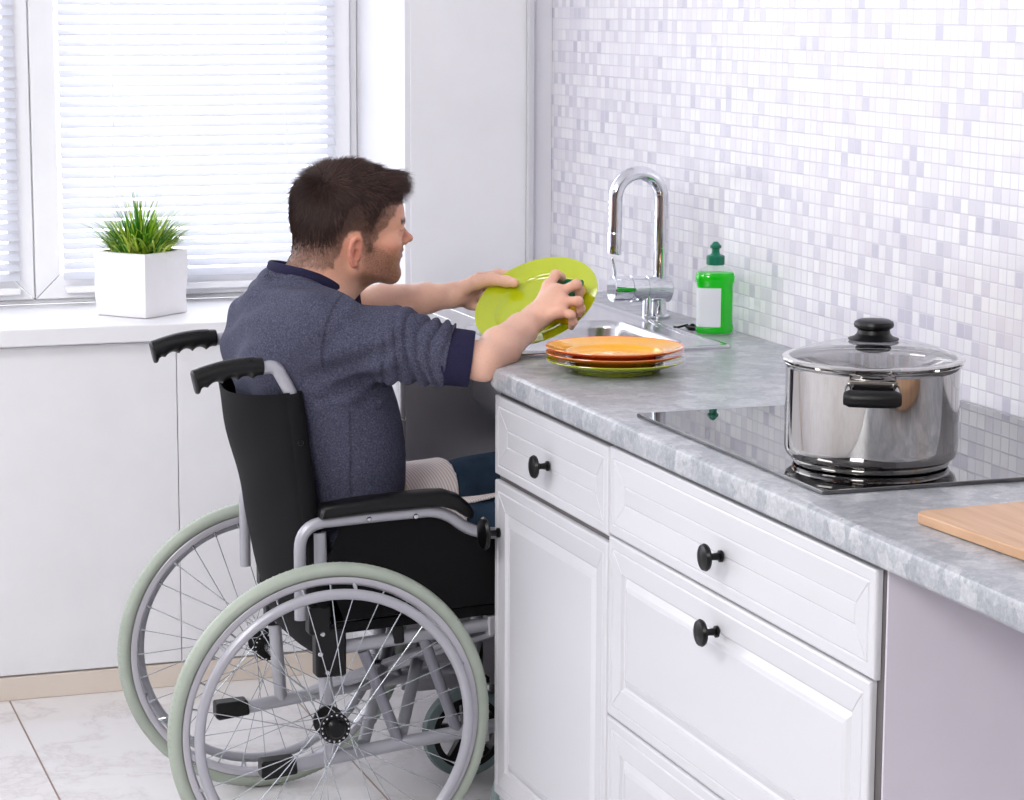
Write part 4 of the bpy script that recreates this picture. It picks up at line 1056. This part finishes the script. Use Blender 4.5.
# hairline as a function of x on the side of the head: bottom edge of the hair
hx = np.array([-.14, -.118, -.100, -.075, -.056, -.046, -.039, -.030, -.006, .001, .012, .024, .040, .055, .070, .080, .100])
hz = np.array([-.028, -.026, -.026, -.032, -.020, -.002, .020, .038, .036, .002, .004, .028, .046, .066, .090, .100, .108])
lim = np.interp(x, hx, hz); hairw = sstep(-.005, .006, z-lim+.004*nz)
fade = sstep(-.01, .055, z-np.interp(x, [-.12, -.03, .02, .06], [-.02, .0, .03, .09]))
blend(hairw*(.42+.58*fade)*(1+.08*nz), c_scalp)
nail = A3(-.4490, 4.2270, 1.0075)+NP*.0085
wn_ = np.clip(1.6-np.linalg.norm(V-nail, axis=1)/.0038, 0, 1)[:, None]*.6; col = col*(1-wn_)+np.array(srgb(238, 196, 182)[:3])*wn_
for kp in (Ri, Rm, Rr, Rp, A3(-.4120, 4.1042, 1.0345), A3(-.3907, 4.0560, 1.0215), A3(-.3985, 4.0250, .9950), A3(-.4150, 4.0175, .9720), elR, Li):
    wk = np.exp(-(np.linalg.norm(V-kp, axis=1)/.016)**2)[:, None]*(.38 if kp is not elR else .5); col = col*(1-wk)+np.array(srgb(214, 146, 122)[:3])*wk
mask = np.clip(np.maximum(beard*.75*(1+.3*nl), hairw*(.6+.4*fade)), 0, 1)*ishead
colv = np.concatenate([np.clip(col*(1+.04*nl[:, None]), 0, 1), mask[:, None]], 1)
sk = NT('skin'); at = sk.n('Attribute', attribute_name='tone'); hn = sk.math('GREATER_THAN', sk.math('ADD', sk.noise(1150, 2, .6), sk.math('MULTIPLY', at.outputs['Alpha'], .22)), .66)
sk.set(col=sk.mix(sk.math('MULTIPLY', hn, .75), at.outputs['Color'], srgb(72, 48, 38)), rough=.48, sss=.12, spec=.4)
sk.b.inputs['Subsurface Radius'].default_value = (.010, .004, .002); sk.bump(sk.noise(420, 3, .6), .12, .0006)
BODY = npmesh('body', V, Q, sk.m, PER, colv)
# ---- eyeballs
ey = NT('eye_white'); ey.set(col=srgb(225, 215, 210), rough=.15); ir = NT('iris'); ir.set(col=srgb(52, 38, 30), rough=.1)
for s in (-1, 1):
    c = H(.0668, s*.0305, .0325); dr = HR@A3(.93, -s*.05, -.36)
    e = MB().lathe([(0, -.0118), (.006, -.0102), (.0102, -.006), (.0118, 0), (.0105, .0053), (.0075, .0091), (.0055, .0104)], tuple(c), tuple(dr), 24).build('eye', ey.m, PER)
    MB().lathe([(.0056, .0103), (.003, .0114), (0, .0118)], tuple(c), tuple(dr), 20).build('iris', ir.m, e)
# ---- hair: volume + strands
hm = np.array(hairw) 
rs = np.random.RandomState(7)
FN = np.cross(V[Q[:, 1]]-V[Q[:, 0]], V[Q[:, 2]]-V[Q[:, 0]]); VN = np.zeros_like(V)
for k in range(4): np.add.at(VN, Q[:, k], FN)
VN /= np.linalg.norm(VN, axis=1)[:, None]+1e-9
ctr = (V[Q].mean(1)-H(-.01, 0, .06)); 
if ((FN*ctr).sum(1) > 0).mean() < .5: VN = -VN
sel = np.nonzero(ishead & (hairw > .5) & (ay < .0815) & ~((ear > .5)))[0]
pick = sel[rs.randint(0, len(sel), 30000)]
root = V[pick]+rs.normal(size=(len(pick), 3))*.0008; RL = toH(root); rn = VN[pick]@HR
hx_, hy_, hz_ = RL.T
whorl = A3(-.066, -.040, .128)
toW = RL-whorl; d = toW-(toW*rn).sum(1)[:, None]*rn; d /= np.linalg.norm(d, axis=1)[:, None]+1e-9
top = sstep(.085, .135, hz_); front = sstep(.0, .06, hx_)*top
sw = np.cross(rn, d)*.45*np.exp(-(np.linalg.norm(toW, axis=1)/.035)**2)[:, None]
d = d+sw+np.array([1.0, 0, .0])*front[:, None]*.9+np.array([.25, 0, -.9])*((1-top)*sstep(-.03, .03, hz_))[:, None]
cl_ = np.stack([fbm(root, 120, q, 2) for q in (11, 12, 13)], 1)
d += cl_*(.10+.24*top)[:, None]
wd_ = np.exp(-(np.linalg.norm(toW, axis=1)/.016)**2); d += rs.normal(size=d.shape)*(.10+.10*top+.9*wd_)[:, None]
fr = sstep(.030, .055, hx_)*sstep(.085, .105, hz_); d = d*(1-fr)[:, None]+(A3(1, 0, .10)+cl_*A3(.1, .45, .30)+rs.normal(size=d.shape)*.08)*fr[:, None]
d -= (d*rn).sum(1)[:, None]*rn*(.9-.75*fr)[:, None]; d /= np.linalg.norm(d, axis=1)[:, None]
low = np.interp(hx_, hx, hz); hgt = np.clip((hz_-low)/.10, 0, 1)
Ln = .0030+.015*sstep(.25, .85, hgt)+.016*top+.020*fr*(1+.5*cl_[:, 1]); Ln *= rs.uniform(.75, 1.2, len(Ln))
lift = .10+.34*sstep(.45, 1, hgt)*.8+.22*front+.14*cl_[:, 0]*top+.10*top
rad = .00016+.00036*sstep(.15, .9, hgt)
ns = 4; rings_ = []; p = root.copy(); cur = (d*np.cos(lift)[:, None]+rn*np.sin(lift)[:, None])
allv = []; 
sd = np.cross(cur, rn); sd /= np.linalg.norm(sd, axis=1)[:, None]+1e-9; upn = np.cross(sd, cur)
PW = (root-HO)@HR
for k in range(ns+1):
    f = k/ns; rr = rad*(1-f)**.6*(1.0 if k < ns else .12)+.00003
    for a in (0, 2.094, 4.189):
        allv.append(PW+(sd*math.cos(a)+upn*math.sin(a))*rr[:, None])
    bend_ = cur-rn*(.28*f)[..., None] if False else cur-rn*(.26*f*(1-.8*fr))[:, None]-np.array([0, 0, .30])*(f*fr)[:, None]
    cur = bend_/np.linalg.norm(bend_, axis=1)[:, None]
    PW = PW+cur*(Ln/ns)[:, None]
SV = np.stack(allv, 1)@HR.T+HO; nS = len(pick); base = (np.arange(nS)*((ns+1)*3))[:, None]
fq = []
for k in range(ns):
    for a in range(3): fq.append([k*3+a, k*3+(a+1) % 3, (k+1)*3+(a+1) % 3, (k+1)*3+a])
FQ = (base[:, :, None]+np.array(fq)[None]).reshape(-1, 4)
hr_ = NT('dark_brown_hair'); gi_ = hr_.n('NewGeometry'); hr_.set(col=hr_.ramp(gi_.outputs['Random Per Island'], [(0, srgb(36, 24, 22)), (.5, srgb(60, 42, 38)), (1, srgb(96, 70, 60))]), rough=.42, spec=.45)
HAIR = npmesh('hair', SV.reshape(-1, 3), FQ, hr_.m, PER)
# ---- sweater
sw = Field()
sw.cap(A3(-.806, 4.130, .60), A3(-.806, 4.290, .60), .105)
for z_, cx, r, hw in ((.70, -.800, .107, .075), (.79, -.822, .116, .078), (.87, -.862, .112, .080), (.925, -.884, .094, .085)):
    sw.cap(A3(cx, 4.21-hw, z_), A3(cx, 4.21+hw, z_), r, k=.05)
sw.cap(A3(-.885, 4.212, .968), A3(-.872, 4.08, .950), .066, .068, .04); sw.cap(A3(-.885, 4.212, .968), A3(-.860, 4.34, .948), .066, .066, .04)
sw.cap(A3(-.874, 4.212, .984), A3(-.838, 4.212, .950), .070, .068, .03)
shR = shR+A3(.0, .0, -.006); mR = shR+(elR-shR)*.45
sw.cap(shR, mR, .067, .058, .035); sw.cap(mR, elR, .058, .0475, .02)
sw.cap(shL, shL+(elL-shL)*.8, .069, .054, .035)
aR = (elR-shR)/np.linalg.norm(elR-shR); LR = np.linalg.norm(elR-shR)
CUT = LR*.885-.026
nR = np.cross(aR, A3(0, 0, 1)); nR /= np.linalg.norm(nR); bR = np.cross(nR, aR)
aL = (elL-shL)/np.linalg.norm(elL-shL); CUTL = np.linalg.norm(elL-shL)*.80
def folds(P):
    """cloth relief: bunched rings above the cuff, drag lines from the armpit, broad softness"""
    q = P-shR; s_ = q@aR; a_ = np.arctan2(q@bR, q@nR); rr = np.linalg.norm(q-s_[:, None]*aR, axis=1)
    on = (rr < .11)*sstep(.30*LR, .52*LR, s_)*(1-sstep(CUT+.004, CUT+.012, s_))
    wv = np.sin((s_+.010*np.sin(a_*1.0+.6)+.006*np.sin(a_*2.3+s_*40)+.004*fbm(P, 26, 2, 1))*2*PI/.0275)
    ring = 1.9*np.abs(np.sin((s_+.012*np.sin(a_*1.0+.6)+.006*np.sin(a_*2.3+s_*40)+.005*fbm(P, 26, 2, 1))*PI/.0205))**.6-1
    out = on*(.0080*ring*(.70+.30*np.sin(a_*1.5+s_*25))+.0026*fbm(P, 70, 8, 2))
    dg = (q@A3(.55, 0, .83)); sh_ = sstep(-.03, .05, s_)*(1-sstep(.40*LR, .65*LR, s_))*(rr < .12)
    out += sh_*.0040*np.sin((q@A3(.52, .1, -.85))*2*PI/.050+fbm(P, 14, 4, 1)*1.6)
    bk_ = (1-sstep(-.02, .04, s_))
    out += bk_*(.0036*np.sin((P@A3(.75, .25, .62))*2*PI/.060+1.9*fbm(P, 11, 6, 1))+.0022*fbm(P, 32, 9, 2))
    return out
def sw_post(P, d):
    d = d-folds(P)
    sR = (P-shR)@aR; rr = np.linalg.norm((P-shR)-sR[:, None]*aR, axis=1)
    d = np.where((rr < .10), np.maximum(d, sR-CUT), d)
    sL = (P-shL)@aL; rl = np.linalg.norm((P-shL)-sL[:, None]*aL, axis=1)
    d = np.where((rl < .09), np.maximum(d, sL-CUTL), d)
    d = np.maximum(d, .565-P[:, 2])
    # neck opening
    t, nd = _seg(P, A3(-.872, 4.212, 1.00), A3(-.800, 4.212, 1.09)); d = np.maximum(d, -(nd-.066))
    return d
Vs, Qs = polygonise(sw, (-1.04, 3.84, .55), (-.56, 4.52, 1.10), .0030, sw_post, slack=.012)
Vs = relax(Vs, Qs, 1, .45)
q = Vs-shR; s_ = q@aR; rr = np.linalg.norm(q-s_[:, None]*aR, axis=1)
seam = np.exp(-((s_-.012-.25*(q@bR)**2*8)/.0022)**2)*(rr < .13)*(Vs[:, 1] < 4.13)*(Vs[:, 2] > .90)
seam = np.maximum(seam, np.exp(-((Vs[:, 0]+.822+.03*(Vs[:, 2]-.7))/.0018)**2)*(Vs[:, 1] < 4.12)*(Vs[:, 2] < .82))
tone = np.clip(1-.5*seam, 0, 1)
fm = NT('navy_heather_knit'); nn = fm.ramp(fm.noise(330, 3, .8), [(.32, srgb(50, 51, 68)), (.5, srgb(68, 69, 87)), (.70, srgb(96, 97, 114))])
at = fm.n('Attribute', attribute_name='tone'); mu = fm.n('Mix', data_type='RGBA', blend_type='MULTIPLY'); mu.inputs[0].default_value = 1
fm.l(nn, mu.inputs[6]); fm.l(at.outputs['Color'], mu.inputs[7]); fm.set(col=mu.outputs[2], rough=.9, spec=.15); fm.bump(fm.noise(700, 2), .25, .0010)
SW = npmesh('sweater', Vs, Qs, fm.m, PER, np.concatenate([np.tile(tone[:, None], (1, 3)), np.ones((len(Vs), 1))], 1))
nv = NT('navy_rib_knit'); nv.set(col=nv.mix(nv.noise(300, 2), srgb(26, 25, 48), srgb(41, 39, 68)), rough=.85, spec=.2)
# cuffs: ribbed rings round the arm end
def cuff(c0, ax, L_, r0, r1, nseg=160):
    ax = np.array(ax)/np.linalg.norm(ax); u = np.cross(ax, A3(0, 0, 1)); u /= np.linalg.norm(u); w_ = np.cross(u, ax); v = []; f = []
    prof = [(r0-.006, .0), (r0, .0), (r0+.0015, .004), (r0+.001, .012), ((r0+r1)/2+.001, .5*L_), (r1+.001, L_-.005), (r1, L_), (r1-.0035, L_+.0005), (r1-.0045, L_-.006), (r0-.006, .004)]
    for r, h in prof:
        for k in range(nseg):
            a = 2*PI*k/nseg; rr = r+.0008*math.sin(a*3+h*60)
            v.append(c0+ax*h+(u*math.cos(a)+w_*math.sin(a))*rr)
    n = len(prof)
    for i in range(n):
        j = (i+1) % n
        for k in range(nseg): f.append((i*nseg+k, i*nseg+(k+1) % nseg, j*nseg+(k+1) % nseg, j*nseg+k))
    return MB().add([tuple(x) for x in v], f)
cax = aR*.90+(wrR-elR)/np.linalg.norm(wrR-elR)*.10
cuff(shR+aR*(CUT-.018)+A3(0, 0, -.003), cax, .055, .0496, .0488).build('cuff', nv.m, SW, angle=60)
cuff(shL+aL*(CUTL-.004), aL, .04, .052, .046).build('cuff', nv.m, SW, angle=60)
a0 = A3(-.872, 4.212, 1.0); ad = A3(-.800, 4.212, 1.09)-a0; ad /= np.linalg.norm(ad); e1 = A3(0, 1, 0); e2 = np.cross(ad, e1)
tt = np.linspace(.12, -.12, 241); pp = []
for k in range(72):
    th = 2*PI*k/72; rd = e1*math.cos(th)+e2*math.sin(th); L_ = a0+rd*.0655+tt[:, None]*ad; dd = sw.ev(L_)
    i_ = int(np.argmax(dd < .001)) if (dd < .001).any() else 200; pp.append((L_[i_], rd))
pp = [(sum(pp[(k+q) % 72][0] for q in range(-3, 4))/7, pp[k][1]) for k in range(72)]
v = []; f = []; m = MB(); n = 72
for p, rd in pp:
    q_ = np.array([p]); gr_ = np.array([float(sw.ev(q_+h_)[0]-sw.ev(q_-h_)[0]) for h_ in np.eye(3)*.004]); gr_ /= np.linalg.norm(gr_)
    p = Vector(p); rdv = Vector(rd); upv = Vector(gr_)*.75+Vector(ad)*.35-rdv*.35; upv.normalize(); nn_ = (rdv-upv*rdv.dot(upv)).normalized()
    for k in range(12):
        a = 2*PI*k/12; v.append(p+upv*.0052+nn_*(.0048*math.cos(a)+.0015)+upv*(.0105*math.sin(a)))
for i in range(n):
    for k in range(12): f.append((i*12+k, i*12+(k+1) % 12, ((i+1) % n)*12+(k+1) % 12, ((i+1) % n)*12+k))
m.add(v, f).build('collar', nv.m, SW, angle=80)
# ---- jeans
def legs(g):
    F = Field()
    F.cap(A3(-.800, 4.145, .555), A3(-.800, 4.275, .555), .094+g)
    for y_, kz in ((4.115, .568), (4.305, .625)):
        F.cap(A3(-.785, y_, .553-(.018 if y_ < 4.2 else 0)), A3(-.37, y_, kz), .082+g, .062+g, .03); F.cap(A3(-.37, y_, kz), A3(-.31, y_, .20), .060+g, .050+g, .02)
    return F
def jp(P, d): return np.maximum(d-.0022*fbm(P, 38, 21, 2)-.0012*fbm(P, 90, 22, 1), P[:, 2]-.70)
Vj, Qj = polygonise(legs(0), (-.95, 4.0, .12), (-.22, 4.42, .76), .0045, jp, slack=.006)
jm = NT('blue_denim'); jm.set(col=jm.mix(jm.noise(24, 5, .6), srgb(30, 42, 58), srgb(58, 78, 100)), rough=.85, spec=.15); jm.bump(jm.noise(500, 2), .3, .0008)
npmesh('jeans', relax(Vj, Qj, 1), Qj, jm.m, PER)
for y_ in (4.115, 4.305):
    F = Field(); F.cap(A3(-.335, y_, .155), A3(-.325, y_, .20), .046, .044); F.cap(A3(-.335, y_, .142), A3(-.235, y_, .135), .038, .034, .02); F.cap(A3(-.235, y_, .135), A3(-.185, y_, .132), .036, .030, .01)
    V2, Q2 = polygonise(F, (-.40, y_-.08, .08), (-.12, y_+.08, .26), .0045, lambda P, d: np.maximum(d, .104-P[:, 2]))
    npmesh('shoe', relax(V2, Q2, 1), Q2, plain('brown_leather', (84, 60, 44), .5), PER)
# ---- apron lying on the lap
def ap(P, d):
    d = np.abs(d-.0035-.0022*fbm(P, 30, 31, 2))-.0026
    xe = -.563-.35*np.clip(4.17-P[:, 1], 0, 1)+.008*np.sin(P[:, 1]*30)
    reg = np.maximum(P[:, 0]-xe, -.705-P[:, 0])
    tie = np.maximum(np.abs(P[:, 1]-(4.120+.25*(P[:, 0]+.56)))-.022, P[:, 0]+.40)
    tie = np.maximum(tie, -.60-P[:, 0])
    reg = np.minimum(reg, tie); reg = np.maximum(reg, .585-P[:, 2])
    return np.maximum(d, reg)
Va, Qa = polygonise(legs(.004), (-.74, 4.0, .56), (-.38, 4.42, .74), .0026, ap, slack=.012)
am = NT('striped_apron_cotton'); sx = am.n('SeparateXYZ'); am.l(am.n('NewGeometry').outputs['Position'], sx.inputs[0])
st = am.math('SINE', am.math('MULTIPLY', am.math('ADD', am.math('MULTIPLY', sx.outputs[1], .45), sx.outputs[0]), 2*PI/.0058))
am.set(col=am.mix(am.math('GREATER_THAN', st, .15), srgb(250, 244, 244), srgb(228, 208, 205)), rough=.85)
npmesh('apron', relax(Va, Qa, 1), Qa, am.m, PER)
# belt between sweater and lap
MB().tube(catmull([(-.800+.108*math.cos(a), 4.21+.172*math.sin(a), .628+.006*math.cos(a)) for a in [2*PI*k/20 for k in range(20)]], 3, True), .011, 10, closed=True, flat=1.3).build('belt', 'blacks', PER)

# ---- sponge under the right hand
u_ = Vector((.0476, -.0567, .0008)); u_ = (u_-PN*u_.dot(PN)).normalized(); w_ = PN.cross(u_)
sc_ = Vector((-.4015, 4.1080, .9830)); sc_ = sc_-PN*((sc_-PC).dot(PN))
t = thing('cleaning_sponge', tuple(sc_), 'green and yellow scouring sponge pressed on the held plate by the right hand', 'sponge')
gs = NT('green_scourer'); gs.set(col=gs.mix(gs.noise(500, 3), srgb(0, 78, 48), srgb(14, 130, 84)), rough=.9); gs.bump(gs.noise(900, 2), .8, .001)
ys = NT('yellow_foam'); ys.set(col=ys.mix(ys.noise(300, 3), srgb(228, 168, 20), srgb(248, 204, 60)), rough=.9); ys.bump(ys.noise(600, 2), .7, .001)
MB().obox(sc_+PN*.0135, (u_, w_, PN), (.066, .088, .0205)).build('foam', ys.m, t, bevel=.003)
MB().obox(sc_+PN*.0285, (u_, w_, PN), (.067, .089, .009)).build('scouring_pad', gs.m, t, bevel=.002)
